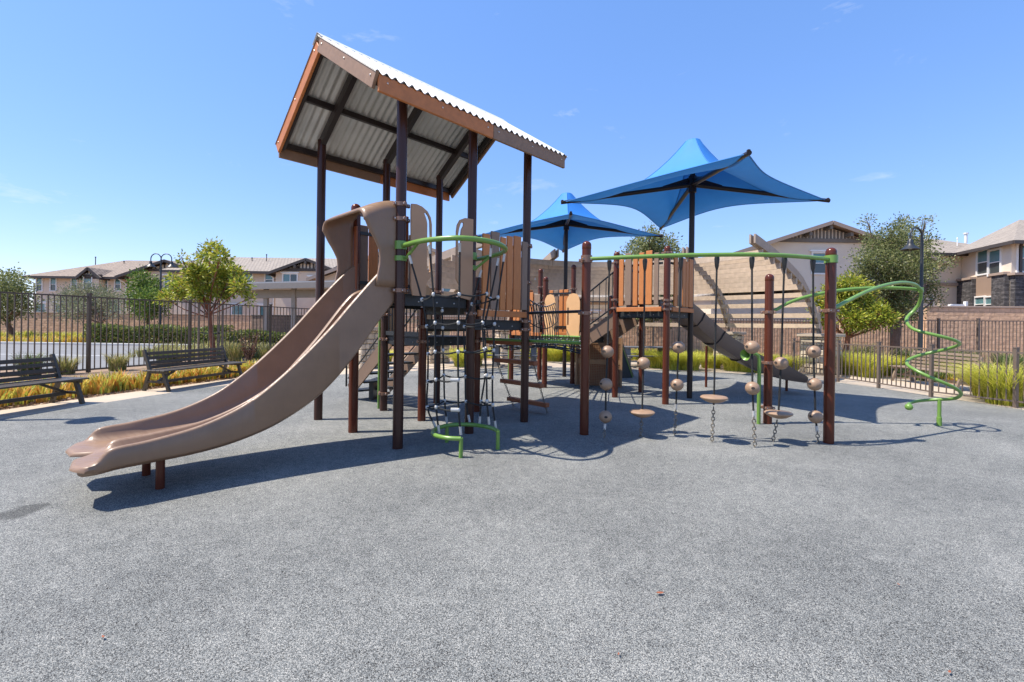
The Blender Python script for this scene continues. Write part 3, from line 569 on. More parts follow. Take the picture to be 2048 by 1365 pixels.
# second beige house behind the staked tree
bB = thing('apartment_house', 'two storey beige house behind the staked tree and carport', 'house', (X_(520, 42), 42, 0))
x0, x1 = X_(345, 42), X_(553, 42); ze = Z_(500, 543, 42)
gable_block(bB, x0, x1 + 4, 42.0, 54, ze, ze + 1.95, 'X', 'stucco', 'tile_grey', 0.7)
gx0, gx1 = X_(551, 40.5), X_(681, 40.5)
gable_block(bB, gx0, gx1, 40.5, 52, Z_(553, 546, 40.5), Z_(612, 522, 40.5), 'Y', 'stucco', 'tile_grey', 0.55)
gable_panel(bB, gx0, gx1, 40.5, Z_(553, 546, 40.5), Z_(612, 522, 40.5), Z_(612, 538, 40.5) , 12)
for px in (497, 538): window(bB, (X_(px, 42), 42, Z_(px, 560, 42)), (1, 0, 0), (0, -1, 0), 0.65, 1.15)
window(bB, (X_(343, 43.0) , 42.6, Z_(343, 566, 43.0)), (1, 0, 0), (0, -1, 0), 0.6, 1.1)
window(bB, (X_(580, 40.5), 40.5, Z_(580, 560, 40.5)), (1, 0, 0), (0, -1, 0), 1.2, 0.95, 'slider')
window(bB, (X_(628, 40.5), 40.5, Z_(628, 564, 40.5)), (1, 0, 0), (0, -1, 0), 0.8, 0.7, 'fixed')
for px in (475, 530): window(bB, (X_(px, 42), 42, Z_(px, 622, 42)), (1, 0, 0), (0, -1, 0), 0.9, 0.9, 'fixed')
dp = MB(); dp.tube([(X_(542, 42), 41.4, ze - .2), (X_(548, 42), 41.9, ze - .6), (X_(548, 42), 41.9, 0)], 0.06, 6); dp.build('downpipe', 'trim_white', bB)
for px, h in ((532, .75), (503, .4)): pipe(bB, (X_(px, 46), 46, ze + 1.3), h, .04)
# carport
cp = thing('carport', 'long flat roofed tan carport in front of second beige house', 'carport', (-15, 31, 0))
za = Z_(545, 580, 30)
MB().beam((X_(492, 30), 29.6, za + .12), (X_(492, 30) + 14, 29.6, za + .62), 4.8, 0.10).build('roof', 'carport_roof', cp)
MB().beam((X_(492, 30) + .1, 27.2, za - .08), (X_(492, 30) + 14, 27.2, za + .42), 0.1, 0.34).build('fascia', 'carport', cp)
MB().beam((X_(520, 30), 28.0, za - .45), (X_(520, 30) + 12, 29.0, za - .05), 0.25, 0.5).build('beam', 'carport', cp)
for px in (546, 600, 690): MB().cbox((X_(px, 29), 28.2, za / 2), (0.12, 0, 0), (0, 0.12, 0), (0, 0, za / 2), 0.01).build('post', 'carport', cp)
# house with clay tiles behind the roofed tower
bE = thing('house', 'tan house with clay tile gable behind the roofed tower', 'house', (-6, 36, 0))
ex0, ex1 = X_(642, 36), X_(1010, 36)
gable_block(bE, ex0, ex1, 36.0, 48, Z_(660, 556, 36), Z_(850, 489, 36), 'Y', 'stucco', 'tile_red', 0.8, fascia='trim_tan')
for px in (690, 820, 900): window(bE, (X_(px, 36), 36, Z_(px, 585, 36)), (1, 0, 0), (0, -1, 0), 1.0, 1.2)
# gabled house behind pergola on the right
bC = thing('house', 'pale beige gabled house with board and batten peak behind the pergola', 'house', (20.4, 31, 0))
cx0, cx1, Y = 13.6, 27.2, 30.0; xm = 20.4; zr = Z_(1650, 452, 30); ze = zr - (xm - cx0) * 0.335
gable_block(bC, cx0, cx1, Y, 44, ze, zr, 'Y', 'stucco_pale', 'tile_grey', 0.75, fascia='trim_tan')
gable_panel(bC, cx0, cx1, Y, ze, zr, Z_(1650, 479, 30), 22, 'trim_grey')
window(bC, (X_(1639, 30), Y, Z_(1639, 527, 30)), (1, 0, 0), (0, -1, 0), 1.0, 1.3)
window(bC, (X_(1546, 30), Y, Z_(1546, 622, 30)), (1, 0, 0), (0, -1, 0), 1.9, 0.8, 'slider', head=False)
window(bC, (X_(1440, 30), Y, Z_(1440, 600, 30)), (1, 0, 0), (0, -1, 0), 1.0, 1.2)
window(bC, (X_(1735, 30), Y, Z_(1735, 540, 30)), (1, 0, 0), (0, -1, 0), 1.0, 1.3)
MB().obox((14.5, 28.2, 1.6), (3.0, 0, 0), (0, 1.7, 0), (0, 0, 1.7)).build('lower_wing', 'stucco_pale', bC)
MB().beam((11.2, 28.0, 3.35), (14.5, 28.0, 4.3), 4.2, 0.14).build('lower_roof', 'tile_grey', bC)
MB().beam((17.8, 28.0, 3.35), (14.52, 28.0, 4.3), 4.2, 0.14).build('lower_roof', 'tile_grey', bC)
bF = thing('house', 'low beige house hidden behind the pergola slats', 'house', (6, 34, 0))
gable_block(bF, -1.2, 12.6, 33.0, 40, 3.5, 4.9, 'X', 'stucco', 'tile_grey', 0.6)
for px in (1075, 1180, 1320): window(bF, (X_(px, 33), 33, 1.9), (1, 0, 0), (0, -1, 0), 1.2, 1.2, 'slider')
# house with dark ledger stone at the far right
bD = thing('house', 'beige house with dark ledger stone corners and hip roof at far right', 'house', (31, 30, 0))
zc = Z_(2022, 487, 27.5); cx = X_(2022, 27.5)
box((X_(1745, 32), 32, -0.1), (40, 42, zc)).build('wall', 'stucco_pale', bD)
vs = [Vector((cx, 27.5, -.1)), Vector((45, 27.5, -.1)), Vector((45, 40, -.1)), Vector((X_(1921, 32), 31.98, -.1))]
MB().hexa(vs, [v + UP * (zc + .1) for v in vs]).build('wall', 'stucco_pale', bD)
ss = Vector((X_(1921, 32), 32, 0)) - Vector((cx, 27.5, 0)); sd = ss.normalized(); sn = Vector((-sd.y, sd.x, 0)); sn = sn if sn.x < 0 else -sn
def side(px, py): return onp(px, py, (cx, 27.5), (sd.x, sd.y))
def patch(name, m, px0, px1, py0, py1, th, parent):        # block standing proud of the left facing wall
    a, b = side(px0, py1), side(px1, py1); zt = side((px0 + px1) / 2, py0).z; zb = side((px0 + px1) / 2, py1).z
    c = (a + b) / 2; return MB().obox(Vector((c.x, c.y, (zt + zb) / 2)) + sn * (th / 2), Vector((b.x - a.x, b.y - a.y, 0)) / 2, sn * (th / 2 + .01), UP * abs(zt - zb) / 2).build(name, m, parent)
patch('stone_pier', 'ledger', 1918, 1953, 561, 640, 0.25, bD); patch('stone_pier', 'ledger', 1992, 2019, 551, 640, 0.25, bD)
patch('wall_panel', 'stucco_brown', 1953, 1992, 553, 640, 0.04, bD)
a = Vector((cx, 27.5, 0)); MB().obox((cx + 2.6, 27.4, Z_(2030, 551, 27.5) / 2), (2.62, 0, 0), (0, .14, 0), (0, 0, Z_(2030, 551, 27.5) / 2)).build('stone_pier', 'ledger', bD)
patch('belt_course', 'trim_tan', 1918, 1953, 557, 561.5, 0.33, bD); patch('belt_course', 'trim_tan', 1990, 2021, 546, 551, 0.33, bD)
MB().obox((cx + 2.6, 27.38, Z_(2030, 549, 27.5)), (2.75, 0, 0), (0, .22, 0), (0, 0, 0.07)).build('belt_course', 'trim_tan', bD)
for px in (1967.5, 1991):
    c = side(px, 525); fr = window(bD, c + sn * 0.02, sd, sn, 1.02, 1.5, 'sash', head=False, glass='glass')
for px in (1963, 1984):
    c = side(px, 609); window(bD, c + sn * 0.06, sd, sn, 0.9, 0.9, 'sash', head=False)
c = side(1979, 495); MB().obox(c + sn * .03, sd * 1.35, sn * .05, UP * .09).build('window_head', 'trim_dark', bD)
window(bD, (X_(2050, 27.5), 27.5, Z_(2045, 517, 27.5)), (1, 0, 0), (0, -1, 0), 1.0, 1.55, 'sash', 'trim_white', head=False)
MB().obox((X_(2037, 27.5), 27.45, Z_(2037, 517, 27.5)), (0.07, 0, 0), (0, .08, 0), (0, 0, .9)).build('window_trim', 'trim_dark', bD)
MB().obox((X_(1890, 32), 31.95, Z_(1890, 569, 32)), (1.3, 0, 0), (0, .1, 0), (0, 0, .1)).build('belt_course', 'trim_tan', bD)
window(bD, (X_(1854, 32), 32, Z_(1854, 607, 32)), (1, 0, 0), (0, -1, 0), 0.7, 0.9, 'sash', head=False)
window(bD, (X_(1856, 32), 32, Z_(1856, 523, 32)), (1, 0, 0), (0, -1, 0), 0.7, 1.1, 'sash', head=False)
box((X_(1848, 31.9), 31.92, 0), (X_(1860, 31.9), 32.05, zc - .1)).build('corner_trim', 'trim_white', bD)
# hip roofs
def hiproof(pts, ridge, faces, m='tile_grey'):
    mb = MB(); mb.add([Vector(p) for p in pts + ridge], faces); r_ = mb.build('roof', m, bD); f = MB()
    for i in range(len(pts)): f.beam(Vector(pts[i]) - UP * .1, Vector(pts[(i + 1) % len(pts)]) - UP * .1, .1, .2)
    f.build('gutter', 'trim_dark', r_)
    mb = MB(); mb.add([Vector(p) - UP * .02 for p in pts], [tuple(range(len(pts)))]); mb.build('soffit', 'trim_tan', r_); return r_
wl = X_(1745, 32)
hiproof([(wl - .7, 31.3, zc + .02), (36, 31.3, zc + .02), (36, 42.7, zc + .02), (wl - .7, 42.7, zc + .02)], [(wl + 4.5, 37, zc + 2.1), (34, 37, zc + 2.1)], [(0, 1, 5, 4), (1, 2, 5), (2, 3, 4, 5), (3, 0, 4)])
hiproof([(cx - .65, 26.8, zc + .05), (46, 26.8, zc + .05), (46, 40, zc + .05), (X_(1921, 32) - .75, 32.2, zc + .05), ], [(37, 33.5, zc + 2.9)], [(0, 1, 4), (1, 2, 4), (2, 3, 4), (3, 0, 4)])
pipe(bD, (X_(1930, 36), 36, zc + 1.6), .7, .1, 'galv_top'); pipe(bD, (X_(1913, 34), 34, zc + .9), .6, .03, 'trim_white')
wf = thing('white_fence', 'stepped white vinyl fence on top of the tan wall at right', 'fence', (20, 25, 0))
for k, (px0, px1, py0, py1) in enumerate(((1850, 1885, 622, 640), (1885, 1902, 615, 626), (1902, 1933, 609, 620))):
    Yf = 24.7; a, b = at(px0, py1, Yf), at(px1, py0, Yf); box((a.x, Yf, a.z - 0.5), (b.x - .03, Yf + .06, b.z)).build('panel', 'trim_white', wf)
    box((b.x - .09, Yf - .05, 0), (b.x + .04, Yf + .1, b.z + .15), .01).build('post', 'trim_white', wf)
pu = thing('patio_umbrella', 'closed beige patio umbrella behind the tan wall at right', 'umbrella', (X_(1878, 25.5), 25.5, 0))
pb = Vector((X_(1878, 25.5), 25.5, 0)); zt = Z_(1878, 606, 25.5)
MB().lathe([(.03, 0), (.03, zt), (.06, zt + .02), (.05, zt + .1), (.001, zt + .14)], pb, 8).build('pole', 'stake', pu)
rows = []
for i in range(8):
    f = i / 7; row = []
    for k in range(25): an = 2 * math.pi * k / 24; rr = (0.05 + 0.42 * f ** 1.2) * (1 + .28 * f * math.cos(an * 8)); row.append(pb + Vector((rr * math.cos(an), rr * math.sin(an), zt - .02 - 1.5 * f)))
    rows.append(row)
MB().grid(rows).build('cloth', 'cloth', pu)
# ------------------------------------------------------------------ play equipment helpers
def dome(r, n=6): return [(max(1e-4, r * math.cos(math.pi / 2 * i / n)), r * 1.0 * math.sin(math.pi / 2 * i / n)) for i in range(n + 1)]
BOLT = [None]
def post(t, p, h, m='post', cap=False, clamps=(), r=0.064, z0=-0.02, mcl='clamp'):
    p = Vector((p[0], p[1], 0)); hh = h - (r + .06 if cap else 0)
    o = MB().lathe([(r, z0), (r, hh)] + ([] if cap else [(r * .8, hh + .004)]), p, 20).build('post', m, t, True)
    if cap: MB().lathe([(r * 1.0, hh - .003), (r * 1.04, hh + .003), (r * 1.04, hh + .05)] + [(q * 1.04, hh + .05 + z) for q, z in dome(r)[1:]], p, 20).build('cap', m, o, True)
    for c in clamps:
        zc_, cm = c if isinstance(c, tuple) else (c, mcl)
        mb = MB(); mb.lathe([(r + .001, zc_ - .026), (r + .010, zc_ - .024), (r + .010, zc_ + .024), (r + .001, zc_ + .026)], p, 20)
        for a in (TH, TH + math.pi / 2):
            d = Vector((math.cos(a), math.sin(a), 0)); mb.cbox(p + d * (r + .03) + UP * zc_, d * .03, d.cross(UP) * .018, UP * .022, .004); mb.cbox(p - d * (r + .02) + UP * zc_, d * .02, d.cross(UP) * .018, UP * .022, .004)
        cl = mb.build('clamp', cm, o, True); 
        for a in (TH, TH + math.pi / 2):
            d = Vector((math.cos(a), math.sin(a), 0)); q = d.cross(UP); q = q if q.y < 0 else -q
            for w_ in (p + d * (r + .035) + q * .018 + UP * zc_, p - d * (r + .024) + q * .018 + UP * zc_):
                if BOLT[0] is None: BOLT[0] = MB().sphere(w_, .010, 6, 4).build('bolt', 'bolt', o, True)
                else: inst(BOLT[0], 'bolt', o, w_)
    return o
def plank(t, p0, p1, z0, z1, m, nrm, th=0.035):
    p0, p1 = Vector((p0[0], p0[1], 0)), Vector((p1[0], p1[1], 0)); c = (p0 + p1) / 2 + UP * (z0 + z1) / 2
    return MB().cbox(c, (p1 - p0) / 2, Vector(nrm).normalized() * th / 2, UP * (z1 - z0) / 2, .006).build('plank', m, t)
def barrier(t, a, b, spec, zb, nrm, board='orangeh', name='barrier_panel', rails=None, bz=None, label=None):
    # spec: (start, end) fractions from a to b, bottom z, top z, material
    a, b = Vector((a[0], a[1], 0)), Vector((b[0], b[1], 0)); d = b - a; n = Vector(nrm).normalized(); rm = MB()
    for zz in rails: rm.beam(a + d * .06 + UP * zz - n * .03, b - d * .06 + UP * zz - n * .03, .022, .045)
    pan = rm.build(name, 'blackmetal', t)
    for f0, f1, z0, z1, m in spec: plank(pan, a + d * f0, a + d * f1, z0, z1, m, n)
    if board: MB().cbox(a + d * .5 + UP * (bz if bz else zb), d * .44, n * .02, UP * .045, .006).build('toe_board', board, pan)
    return pan
def deck(t, i, j, z, origin=None, name='deck', size=S):
    o = (A0 if origin is None else origin) + E1 * (i * S) + E2 * (j * S)
    c = o + (E1 + E2) * size / 2 + UP * (z - .012); mb = MB(); mb.cbox(c, E1 * (size / 2 - .02), E2 * (size / 2 - .02), UP * .012, .003)
    for d, e in ((E1, E2), (E2, E1)):
        for s_ in (-1, 1): mb.cbox(c + d * s_ * (size / 2 - .03) - UP * .075, d * .012, e * (size / 2 - .07), UP * .062, .003)
    dk = mb.build(name, 'deck', t)
    bm_ = MB()
    for d, e in ((E1, E2), (E2, E1)):
        for s_ in (-1, 1):
            for f in (-.25, 0, .25):
                cc = c + d * s_ * (size / 2 - .016) + e * f * size - UP * .08; bm_.sphere(cc, .011, 6, 4)
    bm_.build('bolt', 'bolt', dk); return dk

# ------------------------------------------------------------------ roofed tower
tw = thing('roofed_play_tower', 'tall play tower with corrugated gable roof on dark brown posts', 'play tower', P(1, 1))
RP = 'roofpost'
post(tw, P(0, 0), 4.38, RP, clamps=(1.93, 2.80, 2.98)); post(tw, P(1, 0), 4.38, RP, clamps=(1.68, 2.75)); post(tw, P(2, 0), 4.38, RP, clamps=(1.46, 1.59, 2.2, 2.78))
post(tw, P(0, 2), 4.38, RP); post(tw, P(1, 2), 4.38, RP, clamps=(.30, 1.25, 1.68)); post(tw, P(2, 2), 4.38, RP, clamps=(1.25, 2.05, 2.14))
post(tw, P(0, 1), 3.20, 'post', cap=True, clamps=(1.95, 3.05)); post(tw, P(1, 1), 1.78, 'post', clamps=(1.25, 1.48)); post(tw, P(2, 1), 2.35, 'post', clamps=(1.24, 1.6, 2.1))
deck(tw, 0, 0, 1.90); deck(tw, 1, 0, 1.60); deck(tw, 1, 1, 1.32)
# step up from the lower to the upper deck
c = P(1, .5, 1.74); MB().cbox(c + E1 * .12, E1 * .13, E2 * (S / 2 - .09), UP * .07, .006).build('step', 'deck', tw)
c = P(1.5, 1, 1.47); MB().cbox(c + E2 * .1, E2 * .1, E1 * (S / 2 - .09), UP * .06, .006).build('step', 'deck', tw)
# roof
RE1 = (-.54, 2.80); RE2 = (-.34, 2.62); ZE, ZR = 4.24, 5.25; RM = (RE2[0] + RE2[1]) / 2
def rp(a, b, dz=0.0):           # point on the roof, a along the ridge, b across
    z = ZR - abs(b - RM) / (RE2[1] - RM) * (ZR - ZE); return A0 + E1 * a + E2 * b + UP * (z + dz)
roof = MB().beam(rp(RE1[0] + .05, RM, -.13), rp(RE1[1] - .05, RM, -.13), .09, .14).build('roof', 'steel_brown', tw)
slope = Vector((0, 0, 0))
for side_ in (0, 1):
    b0, b1 = (RE2[0] - .03, RM) if side_ == 0 else (RM, RE2[1] + .03)
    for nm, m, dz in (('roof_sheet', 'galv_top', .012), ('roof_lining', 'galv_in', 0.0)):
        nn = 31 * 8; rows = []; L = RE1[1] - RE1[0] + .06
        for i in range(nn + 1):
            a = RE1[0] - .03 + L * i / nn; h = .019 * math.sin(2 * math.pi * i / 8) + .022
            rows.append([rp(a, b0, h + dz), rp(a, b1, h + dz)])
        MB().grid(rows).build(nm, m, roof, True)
def fboard(a0, b0, a1, b1, m, h=.19, dz=-.075, out=None):
    p, q = rp(a0, b0, dz), rp(a1, b1, dz); d = (q - p).normalized(); o = Vector(out); up = o.cross(d).normalized(); up = up if up.z > 0 else -up
    fb = MB(); fb.cbox((p + q) / 2, (q - p) / 2, o * .02, up * h / 2, .005); ob = fb.build('fascia_board', m, roof)
    bo = MB()
    for f in (.06, .5, .94): bo.sphere(p + (q - p) * f + o * .021 + up * .02, .012, 6, 4)
    bo.build('bolt', 'bolt', ob); return ob
fboard(RE1[0], RM - .012, RE1[0], RE2[0] + .02, 'brownh', out=-E1); fboard(RE1[0], RM + .012, RE1[0], RE2[1] - .02, 'orangeh', out=-E1)
fboard(RE1[1], RM - .012, RE1[1], RE2[0] + .02, 'brownh', out=E1); fboard(RE1[1], RM + .012, RE1[1], RE2[1] - .02, 'brownh', out=E1)
mid = RE1[0] + (RE1[1] - RE1[0]) * .52
fboard(RE1[0] + .02, RE2[0], mid, RE2[0], 'orangeh', out=-E2, dz=-.09); fboard(mid + .004, RE2[0], RE1[1] - .02, RE2[0], 'brownh', out=-E2, dz=-.09)
fboard(RE1[0] + .02, RE2[1], mid, RE2[1], 'brownh', out=E2, dz=-.09); fboard(mid + .004, RE2[1], RE1[1] - .02, RE2[1], 'orangeh', out=E2, dz=-.09)
for i in range(3):
    for b0 in (0, 2.288):
        s_ = -1 if b0 == 0 else 1
        MB().beam(rp(i * S, b0 + s_ * .05, -.13), rp(i * S, RM, -.13), .075, .13).build('rafter', 'steel_brown', roof)
for b in (RE2[0] + .07, (RE2[0] + RM) / 2 + .05, (RM + RE2[1]) / 2 - .05, RE2[1] - .07):
    MB().beam(rp(RE1[0] + .03, b, -.05), rp(RE1[1] - .03, b, -.05), .06, .08).build('purlin', 'steel_brown', roof)
for a in (RE1[0] + .06, RE1[1] - .06):
    for b0, b1 in ((RE2[0] + .05, RM - .02), (RM + .02, RE2[1] - .05)): MB().beam(rp(a, b0, -.07), rp(a, b1, -.07), .04, .12).build('end_rafter', 'steel_brown', roof)
MB().grid([[rp(a, RM - .14, .05), rp(a, RM, .066), rp(a, RM + .14, .05)] for a in (RE1[0] - .04, RE1[1] + .04)]).build('ridge_cap', 'galv_top', roof)
# climber entrance panels between the two front posts
pl0 = P(0, 0) - E2 * .085
def outline(pts, ox, oy, sc_, P0, d): return [onp(ox + x / sc_, oy + y / sc_, P0, d) for x, y in pts]
for pts, hole in (([(645, 38), (690, 42), (740, 65), (790, 110), (818, 165), (828, 230), (828, 690), (782, 750), (772, 800), (770, 880), (655, 870), (640, 790), (640, 100)], [(757, 122), (776, 122), (795, 150), (810, 195), (813, 330), (813, 650), (798, 675), (783, 660), (786, 220), (778, 180)]),
                  ([(1205, 180), (1130, 168), (1085, 185), (1060, 230), (1052, 290), (1050, 720), (1078, 775), (1090, 830), (1092, 890), (1175, 915), (1195, 880)], [(1105, 205), (1117, 214), (1115, 240), (1097, 272), (1091, 330), (1090, 700), (1080, 715), (1067, 690), (1066, 320), (1076, 262), (1090, 218)])):
    MB().plate(outline(pts, 680, 400, 4.55, pl0, E1), [outline(hole, 680, 400, 4.55, pl0, E1)], -E2, .022).build('entrance_panel', 'tanpanel_shaded', tw)
# plank barrier between the middle and right front posts
pb0 = P(1, 0) - E2 * .07
def pxspec(items, P0, a, b, d):
    out = []; L = (Vector(b) - Vector(a)).dot(d)
    for xa, xb, yt, yb, m in items:
        xa, xb = xa + .5, xb - .5
        q0, q1 = onp(xa, (yt + yb) / 2, P0, d), onp(xb, (yt + yb) / 2, P0, d); xm_ = (xa + xb) / 2
        out.append(((q0 - Vector(a)).dot(d) / L, (q1 - Vector(a)).dot(d) / L, onp(xm_, yb, P0, d).z, onp(xm_, yt, P0, d).z, m))
    return out
O_, B_ = 'orange', 'brownplank'
barrier(tw, pb0, pb0 + E1 * S, pxspec([(964, 979, 468, 618, O_), (980.5, 998, 464, 620, B_), (999.5, 1011, 475, 621, O_), (1012.5, 1024.5, 473, 621, O_), (1026, 1041, 473, 620, O_), (1042.5, 1054, 484, 621, B_)], pb0, pb0, pb0 + E1 * S, E1), 1.68, -E2, rails=(1.85, 2.7), bz=1.69)
ps0 = P(0, 1) + E2 * .06
barrier(tw, ps0, ps0 + E1 * S, [(.07, .19, 1.98, 2.92, B_), (.205, .33, 1.98, 2.98, O_), (.345, .5, 1.98, 2.95, B_), (.515, .63, 1.98, 2.9, O_), (.645, .78, 1.98, 2.96, O_), (.795, .93, 1.98, 2.9, B_)], 1.92, E2, rails=(2.1, 2.8), bz=1.93)
# narrow boards either side of the slide mouth
MB().cbox(P(-.03, .085, 2.42), E1 * .016, E2 * .035, UP * .44, .005).build('side_board', 'redplank', tw); MB().cbox(P(-.03, .93, 2.42), E1 * .016, E2 * .03, UP * .44, .005).build('side_board', 'redplank', tw)
MB().cbox(P(.085, .03, 2.42), E1 * .03, E2 * .016, UP * .44, .005).build('side_board', 'redplank', tw)
# baluster guard beside the stairs
ge, gf = P(1, 2) - E2 * .08, P(1, 1) + E2 * .08
gm = MB()
gm.beam(ge + UP * 1.36, gf + UP * 1.36, .05, .07); gd = gm.build('guard', 'blackmetal', tw); MB().beam(ge + UP * 2.25, gf + UP * 2.25, .035, .035).build('top_rail', 'blackmetal', gd)
for k in range(9): MB().tube([ge + (gf - ge) * (.06 + .11 * k) + UP * 1.36, ge + (gf - ge) * (.06 + .11 * k) + UP * 2.25], .011, 6).build('baluster', 'blackmetal', gd)
# entrance panels at the stairs
pe0 = P(1, 2) + E2 * .06
for f0, f1, flip in ((.08, .32, 1), (.68, .92, -1)):
    a, b = pe0 + E1 * S * f0, pe0 + E1 * S * f1; d = b - a
    pts = [a + UP * 1.34, b + UP * 1.34, b + UP * 2.1, a + d * .8 + UP * 2.22, a + d * .5 + UP * 2.27, a + d * .2 + UP * 2.22, a + UP * 2.1]
    hole = [a + d * .7 + UP * 1.75, a + d * .85 + UP * 1.75, a + d * .85 + UP * 2.0, a + d * .75 + UP * 2.1, a + d * .65 + UP * 2.0]
    MB().plate(pts, [hole], E2, .02).build('entrance_panel', 'tanpanel', tw)
# stairs down the back
st = MB(); s0, s1 = P(1.12, 2.06), P(1.88, 2.06); run, ns = 1.45, 6
str_ = None
stair = MB().beam(P(1.5, 2.05, 1.27) - E1 * .4, P(1.5, 2.05, 1.27) + E1 * .4, .04, .06).build('stair', 'deck', tw)
for q in (s0, s1): MB().beam(q + UP * 1.22, q + E2 * run + UP * .18, .03, .26).build('stringer', 'darkplastic', stair)
for k in range(ns):
    z = 1.32 - (k + 1) * 1.32 / (ns + 1); q = P(1.5, 2.06) + E2 * (run * (k + .7) / (ns + .4)); MB().cbox(q + UP * z, E1 * .40, E2 * .13, UP * .018, .004).build('tread', 'deck', stair)
for q in (s0 - E1 * .04, s1 + E1 * .04):
    MB().tube([q + UP * 1.4, q + UP * 2.1, q + E2 * .1 + UP * 2.15, q + E2 * run + UP * 1.05, q + E2 * (run + .08) + UP * .95, q + E2 * (run + .08) + UP * .25], .018, 8).build('handrail', 'blackmetal', stair)
    MB().tube([q + UP * 1.5, q + E2 * run + UP * .42], .014, 6).build('lower_rail', 'blackmetal', stair)
MB().beam(P(1.5, 2.06) + E2 * 1.25, P(1.5, 2.06, .4) + E2 * 1.25, .5, .09).build('stair_foot', 'blackmetal', stair)
MB().tube([g(757, 818) + UP * -.02, g(757, 818) + UP * 1.62], .021, 10).build('green_pole', 'green', tw, True)
gp = g(757, 818)
for zz in (.30, 1.62): MB().beam(gp + UP * zz, P(1, 2, zz), .03, .04).build('bracket', 'clamp', tw)

# ------------------------------------------------------------------ double slide
DS = -E1
def spt(s_, w_, z): return A0 + DS * s_ + E2 * w_ + UP * z
def lerpt(tab, s_):
    for (a, za), (b, zb) in zip(tab[:-1], tab[1:]):
        if a <= s_ <= b:
            f = (s_ - a) / (b - a); return za + (zb - za) * f
    return tab[-1][1] if s_ > tab[-1][0] else tab[0][1]
def spline(tab, n):
    out = []
    P_ = [Vector((a, b)) for a, b in tab]
    for i in range(len(P_) - 1):
        p0, p1, p2, p3 = P_[max(i - 1, 0)], P_[i], P_[i + 1], P_[min(i + 2, len(P_) - 1)]
        for k in range(n):
            t_ = k / n; out.append(tuple(0.5 * ((2 * p1) + (p2 - p0) * t_ + (2 * p0 - 5 * p1 + 4 * p2 - p3) * t_ ** 2 + (3 * p1 - p0 - 3 * p2 + p3) * t_ ** 3)))
    out.append(tuple(P_[-1])); return out
LOW = spline([(0, 1.80), (.1, 1.70), (.31, 1.44), (.59, 1.07), (.93, .73), (1.34, .49), (1.7, .37), (2.03, .315), (2.39, .295), (2.62, .285), (2.72, .272), (2.80, .268), (2.86, .27)], 6)
BED = spline([(0, 1.915), (.1, 1.88), (.31, 1.60), (.59, 1.20), (.93, .84), (1.34, .575), (1.7, .445), (2.03, .385), (2.39, .36), (2.62, .358), (2.72, .36), (2.80, .358), (2.86, .35)], 6)
UPR = spline([(0, 2.36), (.26, 2.13), (.6, 1.75), (.83, 1.48), (1.15, 1.15), (1.44, .89), (1.7, .71), (2.03, .575), (2.39, .505), (2.61, .485), (2.69, .468), (2.745, .425), (2.785, .385), (2.82, .368), (2.86, .36)], 6)
MIDR = spline([(0, 2.0), (.26, 1.93), (.42, 1.80), (.73, 1.40), (.96, 1.13), (1.22, .86), (1.57, .645), (1.93, .515), (2.32, .46), (2.58, .443), (2.66, .425), (2.72, .385), (2.77, .368), (2.86, .36)], 6)
ds = thing('double_slide', 'wide tan plastic double slide running down from the roofed tower', 'slide', spt(1.4, .57, 0))
def chute_rows(s0, s1, n, wall=True):
    rows = []
    for i in range(n + 1):
        s_ = s0 + (s1 - s0) * i / n; lo, be, up_, mr = (lerpt(t_, s_) for t_ in (LOW, BED, UPR, MIDR))
        end = max(0, (s_ - 2.42) / .44)                    # rounded twin lobes at the exit
        W0, W1, M = .045, 1.10, .5725; sh = .5 * end ** 2 * .12
        hw_ = max(.004, up_ - be); hm_ = max(.004, mr - be); r2 = min(.02, hw_ * .35); r3 = min(.02, hm_ * .35); b1, b2, b3 = min(.10, hw_ * .6), min(.045, hw_ * .35), min(.012, hw_ * .1); m1, m2 = min(.04, hm_ * .5), min(.012, hm_ * .15)
        q = [(W0, lo + .035), (W0 - .014, lo + .06), (W0 - .006, up_ - r2), (W0 + .006, up_ - r2 * .2), (W0 + .022, up_), (W0 + .037, up_ - r2 * .25), (W0 + .047, up_ - r2), (W0 + .056, be + b1), (W0 + .075, be + b2), (W0 + .11, be + b3), (W0 + .17, be)]
        q += [(M - .13, be), (M - .075, be + m2), (M - .045, be + m1), (M - .03, mr - r3), (M - .014, mr - r3 * .2), (M, mr), (M + .014, mr - r3 * .2), (M + .03, mr - r3), (M + .045, be + m1), (M + .075, be + m2), (M + .13, be)]
        q += [(W1 - .17, be), (W1 - .11, be + b3), (W1 - .075, be + b2), (W1 - .056, be + b1), (W1 - .047, up_ - r2), (W1 - .037, up_ - r2 * .25), (W1 - .022, up_), (W1 - .006, up_ - r2 * .2), (W1 + .006, up_ - r2), (W1 + .014, lo + .06), (W1, lo + .035), (W1 - .05, lo), (M, lo - .002), (W0 + .05, lo)]
        row = []
        for w_, z in q:
            ds_ = 0.0
            if end > 0: ds_ = -.17 * end ** 2 * (math.exp(-((w_ - M) / .11) ** 2)) - .09 * end ** 2 * (abs((w_ - M) / .53)) ** 4
            row.append(spt(s_ + ds_, w_, z))
        row.append(row[0].copy()); rows.append(row)
    return rows
rows = chute_rows(.0, 2.86, 96); mb = MB(); mb.grid(rows)
# close the rounded nose
last = rows[-1]; nose = [[Vector((p.x, p.y, .312 + (p.z - .312) * math.sqrt(1 - f * f))) + DS * (.045 * f) for p in last] for f in (.3, .55, .75, .9, .97, 1.0)]
mb.grid([last] + nose); mb.build('chute', 'plastic', ds, True)
